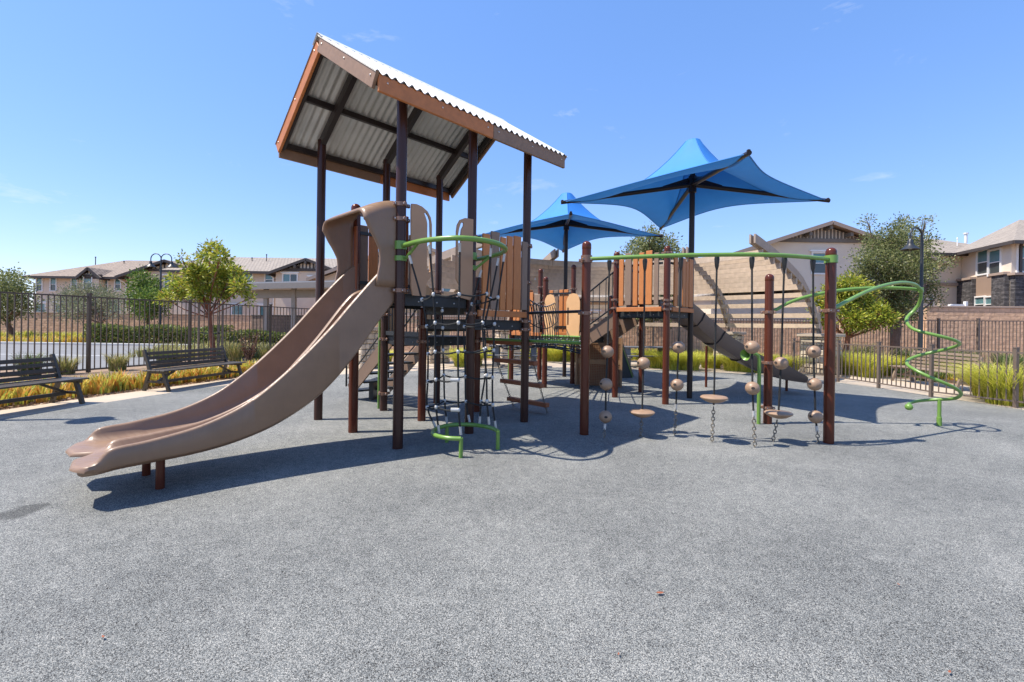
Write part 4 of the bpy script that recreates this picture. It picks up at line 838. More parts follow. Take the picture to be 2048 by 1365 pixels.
# moulded hood over the slide mouth
def zt_(s_): return 3.02 - .14 * s_ - .62 * s_ * s_
def sfront(z):
    tab = [(1.9, .30), (2.1, .27), (2.22, .24), (2.34, .25), (2.46, .31), (2.58, .38), (2.7, .43), (2.8, .45), (3.1, .45)]
    return lerpt(tab, z)
W0, W1 = .035, 1.11; rowsh = []; nb = 9
sec = []                                                   # cross-section: near wall up, round corner, top, round corner, far wall down
for k in range(11): sec.append(('w', W0, k / 10))
for k in range(1, 8): a = math.pi / 2 * k / 8; sec.append(('c', W0 + .13 * (1 - math.cos(a)), math.sin(a)))
for k in range(9): sec.append(('t', W0 + .13 + (W1 - W0 - .26) * k / 8, 1))
for k in range(1, 8): a = math.pi / 2 * k / 8; sec.append(('c', W1 - .13 * (1 - math.sin(a)), math.cos(a)))
for k in range(11): sec.append(('w', W1, 1 - k / 10))
for ty, w_, f in sec:
    row = []
    for j in range(nb + 1):
        u_ = j / nb
        if ty == 'w':
            z_b, z_t = 1.97, zt_(.43) - .13; zf = z_b + (z_t - z_b) * f; s_ = sfront(zf) * u_; z_top_here = zt_(s_) - .13; z = z_b + (z_top_here - z_b) * f
        else:
            s_ = .45 * u_; z = zt_(s_) - .13 + .13 * f
        row.append(spt(s_ + .02, w_, z))
    rowsh.append(row)
hd = MB().grid(rowsh).build('hood', 'plastic', ds, True); md = hd.modifiers.new('thickness', 'SOLIDIFY'); md.thickness = .03; md.offset = -1
for w_ in (W0 - .004, W1 + .004):
    for s_ in (.06, .2): MB().sphere(spt(s_, w_, 2.04), .013, 8, 5).build('bolt', 'bolt', hd)
MB().lathe([(.036, -.02), (.036, .335)], g(320, 978), 14).build('support_leg', 'post', ds, True); MB().lathe([(.036, -.02), (.036, .335)], g(292.5, 951), 14).build('support_leg', 'post', ds, True)

# ------------------------------------------------------------------ rope climber with green rings
nc = thing('rope_climber', 'black rope net climber hung between two green rings', 'climbing net', g(935, 880))
ZT, ZB = 2.47, .22
TOP = [g(x, y, ZT) for x, y in ((806, 492), (840, 483), (880, 478), (920, 476.5), (960, 480), (990, 486), (1006, 493), (1011, 499), (1004, 506), (985, 512), (960, 518), (946, 521))]
def sm3(pts, n=5):
    out = []
    for i in range(len(pts) - 1):
        p0, p1, p2, p3 = pts[max(i - 1, 0)], pts[i], pts[i + 1], pts[min(i + 2, len(pts) - 1)]
        for k in range(n):
            t_ = k / n; out.append(0.5 * ((2 * p1) + (p2 - p0) * t_ + (2 * p0 - 5 * p1 + 4 * p2 - p3) * t_ ** 2 + (3 * p1 - p0 - 3 * p2 + p3) * t_ ** 3))
    return out + [pts[-1]]
ringt = MB().tube(sm3(TOP), .030, 12).build('top_ring', 'green', nc, True)
for (x0_, y0_, x1_, y1_, pp) in ((812, 517, 838, 484, P(0, 0)), (948, 540, 982, 513, P(1, 0))):
    a = at(x0_, y0_, pp.y - .05); b = g(x1_, y1_, ZT); MB().tube([a, b], .018, 8).build('brace', 'green', nc, True)
for pp in (P(0, 0), P(1, 0)):
    for zz, hh in ((ZT + .01, .05), (2.32, .03)): MB().lathe([(.066, zz - hh), (.078, zz - hh), (.078, zz + hh), (.066, zz + hh)], pp, 20, closed=True).build('collar', 'green', nc, True)
BOT = [g(x, y, ZB) for x, y in ((922, 878), (895, 876.5), (873, 872), (866, 866), (873, 858), (894, 851.5), (920, 849.5), (945, 850), (970, 853.5), (988, 858.5), (996, 864))]
MB().tube(sm3(BOT), .026, 12).build('base_ring', 'green', nc, True)
for q in (BOT[0], BOT[-1], BOT[5]): MB().tube([q + UP * .01, Vector((q.x, q.y, -.02))], .024, 10).build('ring_leg', 'green', nc, True)
RZ = 1 / 2.9036
rp_ = {'a': [(112, 150), (185, 405), (213, 560), (221, 720), (219, 880), (216, 1030), (265, 1150)], 'b': [(228, 88), (252, 375), (262, 540), (262, 708), (266, 870), (268, 1030), (285, 1180)],
       'c': [(405, 78), (402, 375), (397, 540), (395, 708), (396, 872), (398, 1046), (412, 1190)], 'd': [(587, 108), (562, 372), (538, 540), (546, 695), (560, 845), (563, 995), (576, 1130)],
       'e': [(665, 140), (627, 392), (607, 547), (602, 700), (595, 858), (597, 1017), (615, 1155)], 'f': [(630, 165), (583, 400), (550, 565), (556, 690), (552, 850), (530, 997), (520, 1128)],
       'h': [(530, 235), (475, 432), (431, 562), (434, 707), (437, 853), (440, 998), (463, 1118)], 'i': [(300, 410), (303, 470), (306, 570), (308, 700), (313, 845), (317, 993), (331, 1128)]}
dep = {'a': (5.42, 5.75), 'b': (5.25, 5.5), 'c': (5.2, 5.42), 'd': (5.55, 5.75), 'e': (5.8, 5.82), 'f': (6.0, 6.0), 'h': (6.28, 6.2), 'i': (6.1, 6.15)}
NODE = {}
for k, pts in rp_.items():
    d0, d1 = dep[k]; w3 = [at(780 + x * (280 / 813), 460 + y * (470 / 1365), d0 + (d1 - d0) * i / 6) for i, (x, y) in enumerate(pts)]; NODE[k] = w3
    ro = MB().tube(sm3(w3, 4), .0115, 6).build('rope', 'rope', nc, True)
    for a, b in ((w3[0], w3[1]), (w3[-1], w3[-2])):
        d = (b - a).normalized(); MB().tube([a, a + d * .10], .016, 8).build('ferrule', 'ferrule', ro, True)
nd = None
order = ['a', 'b', 'c', 'd', 'f', 'e', 'h', 'i']
for lev in range(1, 6):
    for a, b in zip(order, order[1:] + order[:1]):
        if {a, b} == {'f', 'e'} : pass
        if lev in (4, 5) and (a, b) == ('c', 'd'): continue
        if lev in (1, 2, 3) and 'i' in (a, b): continue
        p, q = NODE[a][lev], NODE[b][lev]; m_ = (p + q) / 2 - UP * .025
        MB().tube(sm3([p, m_, q], 4), .0105, 6).build('cross_rope', 'rope', nc, True)
    for k in order:
        p = NODE[k][lev]
        if nd is None: nd = MB().sphere(p, .022, 8, 6, 1.3).build('rope_joint', 'ferrule', nc, True)
        else: inst(nd, 'rope_joint', nc, p)
for lev in (4, 5): p = NODE['c'][lev]; MB().tube([p, p - Vector((.09, 0, 0))], .024, 8).build('rope_end', 'ferrule', nc, True)

# ------------------------------------------------------------------ hanging plank ladder
la = thing('plank_ladder', 'ladder of four red brown planks on chains under the tower deck', 'ladder', g(1060, 822))
f0, f1 = g(1028, 815), g(1095, 828); t0, t1 = P(2, 1, 1.5) + E1 * .05 + -E2 * .1, P(2, 0, 1.5) + E1 * .05 + E2 * .1
def chain(mb, a, b, link=.045, wr=.0045, wd=.011):
    a, b = Vector(a), Vector(b); n = max(2, int((b - a).length / (link * .72))); d = (b - a).normalized(); sd = d.cross(Vector((.3, .9, .2))).normalized(); s2 = d.cross(sd)
    for i in range(n):
        c = a + (b - a) * ((i + .5) / n); q = sd if i % 2 else s2
        lp = [c + d * (link * .5 * math.cos(x)) * (1.0) + q * (wd * math.sin(x)) for x in [2 * math.pi * k / 8 for k in range(8)]]
        mb.tube(lp + [lp[0]], wr, 4, False)
for a, b in ((t0, f0), (t1, f1)): m_ = MB(); chain(m_, a, b, .055, .0055, .016); m_.build('chain', 'chain', la)
for xa, ya, xb, yb in ((988, 700, 1046, 706), (987, 732, 1064, 744), (998, 769, 1071, 779), (1013, 800, 1084, 808)):
    fz = (ya + yb) / 2; zf = {700: .82, 732: .60, 769: .34, 800: .11}[ya]
    a, b = f0 + (t0 - f0) * (zf), f1 + (t1 - f1) * (zf); e = (b - a).normalized()
    MB().cbox((a + b) / 2, (b - a) / 2 + e * .06, e.cross(UP) * .05, UP * .036, .006).build('plank', 'redplank', la)

# ------------------------------------------------------------------ rear deck tower, net bridge
PI_ = P(2, -1); N2 = Vector((.815, 11.25, 0)); OO = N2 + E1 * S; MM = N2 + E2 * S; N1 = N2 + E1 * S + E2 * S
L2 = Vector((3.0575, 9.0688, 0)); L1 = L2 + E2 * S; L4 = L2 + E1 * S; L3 = L1 + E1 * S; Q1 = OO - E2 * S; Q0 = N2 - E2 * S
rt = thing('rear_play_tower', 'open rear play tower with orange plank barriers and two decks', 'play tower', (L1 + OO) / 2)
zh = lambda px, py, p: at(px, py, p.y).z
post(rt, N2, zh(1091, 553, N2), cap=True, clamps=(1.32, 1.75, 2.1)); post(rt, N1, zh(1081, 537, N1), cap=True, clamps=(1.9, 2.6)); post(rt, OO, zh(1147, 529, OO), cap=True, clamps=(1.3, 2.5)); post(rt, MM, 2.5, cap=True, clamps=(1.3,))
post(rt, L1, zh(1234, 503, L1), cap=True, clamps=(1.92, 2.1, 2.9)); post(rt, L2, zh(1335, 491, L2), cap=True, clamps=(1.88, 1.98, 2.06, 3.0)); post(rt, L3, 3.1, cap=True, clamps=(1.9,)); post(rt, Q1, 2.3, cap=True, clamps=(1.2,)); post(rt, Q0, 2.3, cap=True, clamps=(1.2,))
deck(rt, 0, 0, 1.28, N2); deck(rt, 0, 0, 1.28, Q0); deck(rt, 0, 0, 1.87, L2)
MB().beam(N2 + UP * 1.2 - E1 * .09, Q0 + UP * 1.2 - E1 * .09, .04, .08).build('deck_edge', 'green', rt)
a = L2 + (L1 - L2) * 1.0 - E1 * .08; b = L2 - E1 * .08; dl = (b - a).normalized()
barrier(rt, a, b, pxspec([(1238, 1248, 520, 612.5, O_), (1250, 1263.5, 507, 611, B_), (1266, 1276, 511, 612, O_), (1278, 1288.5, 506, 609, O_), (1291.5, 1305, 502, 609.5, O_), (1308, 1318, 506, 610, B_)], a, a, b, dl), 1.9, -E1, rails=(2.05, 2.8), bz=1.885)
a = L2 - E2 * .08; b = L4 - E2 * .08
barrier(rt, a, b, [(.12, .24, 1.95, 2.95, O_), (.27, .42, 1.95, 2.85, B_), (.45, .57, 1.95, 2.95, O_), (.59, .70, 1.95, 2.9, O_), (.73, .90, 1.95, 2.97, O_)], 1.9, -E2, rails=(2.05, 2.8), bz=1.885)
a = L1 + E2 * .07; b = L3 + E2 * .07
barrier(rt, a, b, [(.5, .62, 1.95, 2.85, B_), (.64, .78, 1.95, 2.9, O_), (.8, .92, 1.95, 2.85, B_)], 1.9, E2, rails=(2.05, 2.8), bz=1.885)
a = MM + E1 * -.02; b = MM + E1 * S
barrier(rt, MM + E2 * .06, N1 + E2 * .06, [(.10, .26, 1.34, 2.4, O_), (.29, .44, 1.34, 2.5, B_), (.47, .6, 1.34, 2.4, O_), (.63, .77, 1.34, 2.5, O_), (.8, .92, 1.34, 2.4, B_)], 1.3, E2, rails=(1.5, 2.3), bz=1.31)
barrier(rt, N1 + E1 * .06, OO + E1 * .06, [(.08, .22, 1.34, 2.55, B_), (.25, .36, 1.34, 2.5, O_), (.39, .52, 1.34, 2.5, B_), (.55, .66, 1.34, 2.5, O_), (.69, .82, 1.34, 2.5, O_)], 1.3, E1, rails=(1.5, 2.4), bz=1.31)
barrier(rt, MM - E1 * .06, N2 - E1 * .06, [(.1, .3, 1.34, 2.35, O_), (.33, .5, 1.34, 2.3, B_), (.53, .7, 1.34, 2.35, O_), (.73, .9, 1.34, 2.3, B_)], 1.3, -E1, rails=(1.5, 2.2), bz=1.31)
n0 = N2 - E1 * .075
for f0_, f1_ in ((.04, .34), (.62, .96)):
    a, b = n0 - E2 * S * f0_, n0 - E2 * S * f1_; d = b - a; z0_, z1_ = 1.24, 2.28
    pts = [a + UP * z0_ + d * .05, b + UP * z0_ - d * .05, b - d * .04 + UP * 1.5, b + UP * 1.6, b + UP * 2.08, b - d * .08 + UP * 2.18, b - d * .25 + UP * 2.26, a + d * .5 + UP * z1_, a + d * .25 + UP * 2.26, a + d * .08 + UP * 2.18, a + UP * 2.08, a + UP * 1.6, a + d * .04 + UP * 1.5]
    x_ = .80 if f0_ < .3 else .14; hole = [a + d * (x_ - .06) + UP * 1.55, a + d * (x_ + .06) + UP * 1.55, a + d * (x_ + .06) + UP * 1.95, a + d * (x_ - .06) + UP * 1.95]
    MB().plate(pts, [hole], -E1, .022).build('entrance_panel', 'tanpanel', rt)
# stairs from the low deck up to the high deck
s_top, s_bot = (L1 + L3) / 2 + UP * 1.80 - E1 * .42, (L1 + L3) / 2 + UP * 1.2 + E2 * 0.9 - E1 * .42
s_top = L1 + E2 * .05 + E1 * .12; s_bot = s_top + E2 * .95 - E1 * .05
stair2 = MB().beam(s_top + UP * 1.72, s_bot + UP * 1.10, .03, .30).build('stair', 'darkplastic', rt)
MB().beam(s_top + E1 * .8 + UP * 1.72, s_bot + E1 * .8 + UP * 1.10, .03, .30).build('stringer', 'darkplastic', stair2)
for k in range(3):
    q = s_top + (s_bot - s_top) * (.2 + .3 * k); MB().cbox(q + E1 * .4 + UP * (1.72 - .16 * k), E1 * .39, E2 * .12, UP * .02, .004).build('tread', 'deck', stair2)
hr = [at(1230, 545, 9.9), at(1196, 562, 10.5), at(1185, 562, 10.6)]
MB().tube([s_top - E1 * .06 + UP * 2.75, s_bot - E1 * .06 + UP * 2.1, s_bot - E1 * .06 + E2 * .1 + UP * 2.08], .02, 8).build('handrail', 'blackmetal', stair2)
MB().tube([s_top - E1 * .06 + UP * 1.98, s_bot - E1 * .06 + UP * 1.36], .018, 8).build('lower_rail', 'blackmetal', stair2)
for k in range(6):
    f = .08 + .17 * k; q = s_top + (s_bot - s_top) * f - E1 * .06; MB().tube([q + UP * (1.98 - .62 * f), q + UP * (2.75 - .65 * f)], .010, 6).build('baluster', 'blackmetal', stair2)
# climbing wall of square mesh on the low deck
wa, wb = g(1153, 770.5) + Vector((0, .05, 0)), g(1243, 775.5) + Vector((0, .05, 0)); wd_ = wb - wa; WN = Vector((wd_.y, -wd_.x, 0)).normalized()
cw = MB().beam(wa + UP * 1.16, wb + UP * 1.16, .03, .16).build('climbing_wall', 'meshpanel', rt)
lean = WN * .06
mm = MB()
for k in range(27): f = k / 26; mm.beam(wa + wd_ * f + UP * 1.10, wa + wd_ * f + lean + UP * .02, .010, .010)
for k in range(27): f = k / 26; mm.beam(wa + lean * (1 - f) + UP * (.02 + 1.08 * f), wb + lean * (1 - f) + UP * (.02 + 1.08 * f), .010, .010)
o = mm.build('mesh_wires', 'meshpanel', cw); o['kind'] = 'stuff'
MB().beam(wa - WN * .03 + UP * .56, wb - WN * .03 + UP * .56, .02, 1.1).build('backing', 'redplank', cw)
MB().beam(wa + lean * .5 + UP * .62, wb + lean * .5 + UP * .62, .026, .11).build('wall_band', 'meshpanel', cw)
for q in (wa, wb): MB().beam(q + UP * 1.24, q + lean, .05, .05).build('wall_frame', 'meshpanel', cw)
# black rubber faced wedge with green edge
wq = g(1265, 756); wq0 = Q1 + E1 * .1
tri = [g(1240, 757), g(1265, 756), at(1241, 683, g(1240, 757).y)]
MB().plate([tri[0], tri[1], tri[2]], [], Vector((.35, 1, 0)), .55).build('ramp', 'deck', rt); MB().tube([tri[1] + UP * .01, tri[2]], .014, 6).build('ramp_edge', 'green', rt)
MB().tube([g(1017, 760), g(1017, 760) + UP * 1.25], .022, 10).build('green_pole', 'green', rt, True)

nb_ = thing('net_bridge', 'sagging black rope net bridge between the two play towers', 'net bridge', (P(2, -.5) + N2) / 2)
ZN = 1.28; na, nbb = P(2, 1, ZN) + E1 * .09, P(2, -1, ZN) + E1 * .09; nc_, ndd = N2 - E1 * .12 + UP * ZN, Q0 - E1 * .12 + UP * ZN
MB().tube([na, nbb], .024, 10).build('edge_bar', 'green', nb_, True); MB().tube([nc_, ndd], .024, 10).build('edge_bar', 'green', nb_, True)
MB().tube([P(2, 0, 1.72) + E1 * .05, PI_ + UP * 1.74 + E1 * .05], .022, 8).build('top_bar', 'blackmetal', nb_, True)
def nf(u_, v_):     # floor net: u from near bar to far bar, v across
    a = na + (nbb - na) * v_; b = nc_ + (ndd - nc_) * v_; p = a + (b - a) * u_; p.z -= .30 * math.sin(math.pi * u_) * (1 - .35 * math.sin(math.pi * v_)) * .9; return p
joint = None
for k in range(8): MB().tube([nf(i / 10, .02 + .96 * k / 7) for i in range(11)], .010, 5).build('rope', 'rope', nb_, True)
for k in range(1, 10): MB().tube([nf(k / 10, .02 + .96 * i / 7) for i in range(8)], .010, 5).build('cross_rope', 'rope', nb_, True)
jn = MB().sphere(nf(.1, .02), .018, 6, 4).build('rope_joint', 'ferrule', nb_, True)
for k in range(1, 10):
    for i in range(8):
        if (k, i) != (1, 0): inst(jn, 'rope_joint', nb_, nf(k / 10, .02 + .96 * i / 7))
def rope_rail(a, b, v_, sag):
    pts = [a + (b - a) * (i / 12) - UP * sag * math.sin(math.pi * i / 12) for i in range(13)]; rr_ = MB().tube(pts, .012, 6).build('hand_rope', 'rope', nb_, True)
    for lv in (.55,):
        MB().tube([pts[i] + (nf(max(.001, i / 12), v_) - pts[i]) * lv for i in range(13)], .010, 5).build('side_rope', 'rope', nb_, True)
    for i in range(1, 12):
        e = nf(i / 12, v_); p = pts[i]; mdl = p + (e - p) * .5 + (E2 * (.05 if v_ < .5 else -.05)); MB().tube(sm3([p, mdl, e], 3), .009, 5).build('drop_rope', 'rope', nb_, True)
        inst(jn, 'rope_joint', nb_, p)
rope_rail(P(2, -1, 1.97), Q0 + UP * 2.05, .98, .12)
rope_rail(P(2, 0, 1.97), N2 - E2 * .3 + UP * 2.08, .5, .12)
rope_rail(P(2, 1, 1.97), N2 + UP * 2.12, .02, .12)

# ------------------------------------------------------------------ curved slide of the rear tower
cs = thing('curved_slide', 'dark brown curved plastic slide at the back of the rear tower', 'slide', (5.6, 11, 0))
cpath = sm3([Vector(p) for p in ((3.55, 10.35, 1.84), (3.95, 10.66, 1.72), (4.4, 10.90, 1.42), (4.95, 11.05, 1.05), (5.5, 11.1, .74), (6.0, 11.05, .50), (6.45, 10.95, .36), (6.9, 10.82, .30))], 6)
def usweep(path, w_, h_, th):
    rows = []
    for i, p in enumerate(path):
        t_ = (path[min(i + 1, len(path) - 1)] - path[max(i - 1, 0)]).normalized(); sd_ = t_.cross(UP).normalized(); up_ = sd_.cross(t_)
        f = min(1, (len(path) - 1 - i) / 6); hh = h_ * (.35 + .65 * f)
        inner = [(-w_, hh), (-w_ * .96, hh * .45), (-w_ * .75, hh * .1), (-w_ * .35, 0), (w_ * .35, 0), (w_ * .75, hh * .1), (w_ * .96, hh * .45), (w_, hh)]
        outer = [(w_ + th, hh), (w_ + th * .9, hh * .4), (w_ * .8 + th, hh * .02 - th * .5), (w_ * .38, -th), (-w_ * .38, -th), (-w_ * .8 - th, hh * .02 - th * .5), (-w_ - th * .9, hh * .4), (-w_ - th, hh)]
        row = [p + sd_ * a + up_ * b for a, b in inner + outer]; row.append(row[0].copy()); rows.append(row)
    mb = MB(); mb.grid(rows); mb.add(rows[0][:-1], [tuple(range(16))[::-1]]); mb.add(rows[-1][:-1], [tuple(range(16))]); return mb
usweep(cpath, .27, .33, .03).build('chute', 'darkplastic', cs, True)
for i in (9, 16, 23):
    sub = [cpath[i], cpath[i] + (cpath[i + 1] - cpath[i]).normalized() * .05]; usweep(sub + [sub[1] + (sub[1] - sub[0])] * 0 + [], .285, .33, .035).build('joint_flange', 'darkplastic', cs, True) if False else None
for i in (9, 16, 23):
    p = cpath[i]; t_ = (cpath[i + 1] - cpath[i - 1]).normalized(); sd_ = t_.cross(UP).normalized(); up_ = sd_.cross(t_)
    pts = [p + sd_ * a + up_ * b for a, b in ((-.31, .33), (-.31, .14), (-.25, .0), (-.12, -.045), (.12, -.045), (.25, .0), (.31, .14), (.31, .33))]
    MB().tube(pts, .018, 6).build('joint_flange', 'hole', cs, True)
for px, py, zt2 in ((1412, 775, 1.06), (1573, 783, .34)): q = g(px, py); MB().tube([q + UP * -.02, q + UP * zt2], .03, 10).build('support_leg', 'post', cs, True)

# ------------------------------------------------------------------ hanging ball course
hb = thing('hanging_ball_course', 'row of black ropes with tan balls and discs under green beam', 'climbing course', g(1420, 880))
I0, J0 = P(2, -1), g(1657, 887)
post(hb, I0, at(1173.5, 481, I0.y).z, cap=True, clamps=(1.71, 2.46)); post(hb, J0, at(1663, 494, J0.y).z, cap=True, clamps=(1.78,))
zb = 2.47
bp = [I0 + UP * zb + Vector((.05, -.05, 0)), g(1290, 513.5, zb), g(1420, 510, zb), g(1550, 510.5, zb), Vector((J0.x - .06, J0.y - .03, zb))]
MB().tube(sm3(bp, 8), .028, 12).build('beam', 'green', hb, True)
MB().lathe([(.066, zb - .05), (.08, zb - .05), (.08, zb + .05), (.066, zb + .05)], I0, 18, closed=True).build('collar', 'clamp', hb, True)
MB().lathe([(.066, zb - .05), (.08, zb - .05), (.08, zb + .05), (.066, zb + .05)], J0, 18, closed=True).build('collar', 'green', hb, True)
def beam_y(px): return 518 + (px - 1180) * (509.8 - 518) / 240 if px < 1420 else (509.8 + (px - 1420) * .004 if px < 1550 else 510.3 + (px - 1550) * .045)
ball_me = None
for bi, (xt, ax_, ay_, items) in enumerate(((1219, 1208, 877, (('b', 1215, 704), ('b', 1212, 769), ('b', 1211, 834))), (1290, 1281, 875, (('b', 1287, 727), ('d', 1284, 826))), (1362, 1349, 871, (('b', 1357, 695), ('b', 1354, 770))), (1434, 1424, 885, (('d', 1428, 797),)), (1504, 1510, 896, (('b', 1504, 695), ('b', 1505, 777))), (1569, 1545, 884, (('b', 1562, 727), ('d', 1557, 828))), (1626, 1637, 888, (('b', 1627, 704), ('b', 1629, 769), ('b', 1631, 834))))):
    q = g(xt, beam_y(xt) + 3, zb); f = g(ax_, ay_); pts = [q - UP * .02]; rope_end = items[-1]
    its = []
    for k, x, y in items:
        zf = (zb - at(x, y, q.y).z) / zb; Yd = q.y + (f.y - q.y) * min(1, max(0, zf)); its.append((k, at(x, y, Yd)))
    pts += [p for _, p in its]
    low = pts[-1]; ce = low + (f - low) * (.15 if items[-1][0] == 'd' else .42)
    ro = MB().tube(pts + [ce], .0125, 8).build('rope', 'rope', hb, True)
    MB().lathe([(.012, -.17), (.024, -.13), (.034, -.03), (.03, 0.0)], q - UP * .01, 10).build('hanger', 'blackmetal', ro, True)
    if items[-1][0] == 'b': MB().tube([ce - (f - low).normalized() * .03, ce + (f - low).normalized() * .05], .018, 8).build('ferrule', 'ferrule', ro, True)
    ch_ = MB(); chain(ch_, ce + (f - low).normalized() * .03, f - UP * .02, .062, .0065, .020); ch_.build('chain', 'chain', ro)
    for k, p in its:
        if k == 'b':
            b_ = MB(); b_.sphere(p, .088, 20, 14, .97); bo_ = b_.build('ball', 'ball', ro, True)
            dr = Vector((-.35, -.9, .12)).normalized(); dr.rotate(Matrix.Rotation(random.uniform(-1.0, .9), 3, 'Z')); ct = p + dr * .074; s1_ = dr.cross(UP).normalized(); s2_ = s1_.cross(dr)
            MB().add([ct + dr * .0155 + (s1_ * math.cos(x) * .023 + s2_ * math.sin(x) * .016) for x in [2 * math.pi * i / 12 for i in range(12)]], [tuple(range(12))]).build('finger_hole', 'hole', bo_)
        else:
            MB().lathe([(.001, -.062), (.05, -.06), (.10, -.045), (.155, -.012), (.172, .004), (.172, .014), (.155, .028), (.10, .036), (.04, .04), (.012, .05)], p, 28).build('disc', 'ball', ro, True)

# ------------------------------------------------------------------ spiral climber
sp = thing('spiral_climber', 'green spiral pole climber on arched green tubes at right', 'spiral climber', g(1887, 856))
K0 = g(1535, 848); post(sp, K0, at(1537, 547, K0.y).z, cap=True, clamps=(.26, .98, 1.79))
def arc(pts, Y0, Y1):
    xs = [p[0] for p in pts]; return sm3([at(x, y, Y0 + (Y1 - Y0) * (x - xs[0]) / (xs[-1] - xs[0])) for x, y in pts], 6)
MB().tube(arc([(1668, 617), (1700, 600), (1735, 583), (1770, 571), (1805, 565.5), (1830, 570), (1843, 582)], J0.y, 7.25), .027, 12).build('arch_tube', 'green', sp, True)
MB().tube(arc([(1545, 624), (1580, 605), (1625, 591), (1690, 580), (1760, 576), (1815, 577.5), (1842, 581)], K0.y, 7.3), .026, 12).build('arch_tube', 'green', sp, True)
hx, hy, hr_ = at(1864, 700, 7.2).x, 7.2, .315
hpts = [at(1842, 579, 7.27), at(1846, 598, 7.35), at(1850, 612, 7.45)]
jn_ = MB().tube([hpts[0] + UP * .03, hpts[0] - UP * .05], .036, 12).build('joint', 'green', sp, True)
def hz_(ph): return lerpt([(.5, 1.88), (1, 1.55), (2, 1.27), (3, .93), (4, .46), (4.95, .29)], ph)
for i in range(0, 90):
    ph = .62 + (4.86 - .62) * i / 89; cxo = .0 + .06 * max(0, ph - 2) * .3; hpts.append(Vector((hx + cxo + hr_ * math.cos(ph * math.pi), hy + hr_ * math.sin(ph * math.pi), hz_(ph))))
for _ in range(3): hpts = [hpts[0]] + [(hpts[i - 1] + hpts[i] * 2 + hpts[i + 1]) / 4 for i in range(1, len(hpts) - 1)] + [hpts[-1]]
MB().tube(hpts, .0245, 10).build('spiral_tube', 'green', sp, True)
MB().sphere(hpts[-1], .055, 14, 10).build('end_knob', 'green', sp, True)
tip = min(hpts[78:], key=lambda p: abs(p.x / p.y - uv(1884, 825)[0])); fp = Vector((tip.x, tip.y, 0))
MB().tube([fp + UP * -.02, fp + UP * .14, fp + UP * .145, fp + UP * .16], [.035, .035, .028, .028], 12).build('foot', 'green', sp, True); MB().tube([fp + UP * .15, tip], .026, 10).build('strut', 'green', sp, True)
# ------------------------------------------------------------------ talk tube
tt = thing('talk_tube', 'bent green talk tube with flared horn beside short brown post', 'talk tube', g(1517, 849))
q = g(1517, 849); zt3 = at(1517, 708, q.y).z
MB().tube([q + UP * -.02, q + UP * (zt3 - .1), q + UP * (zt3 - .03) - Vector((.02, 0, 0)), q + UP * zt3 - Vector((.07, 0, 0)), q + UP * zt3 - Vector((.14, .01, 0))], .028, 12).build('pole', 'green', tt, True)
h0 = q + UP * zt3 - Vector((.13, .01, 0)); MB().tube([h0, h0 + Vector((-.05, -.02, .0)), h0 + Vector((-.10, -.04, -.012)), h0 + Vector((-.135, -.055, -.02))], [.028, .035, .06, .088], 16, False).build('horn', 'green', tt, True)

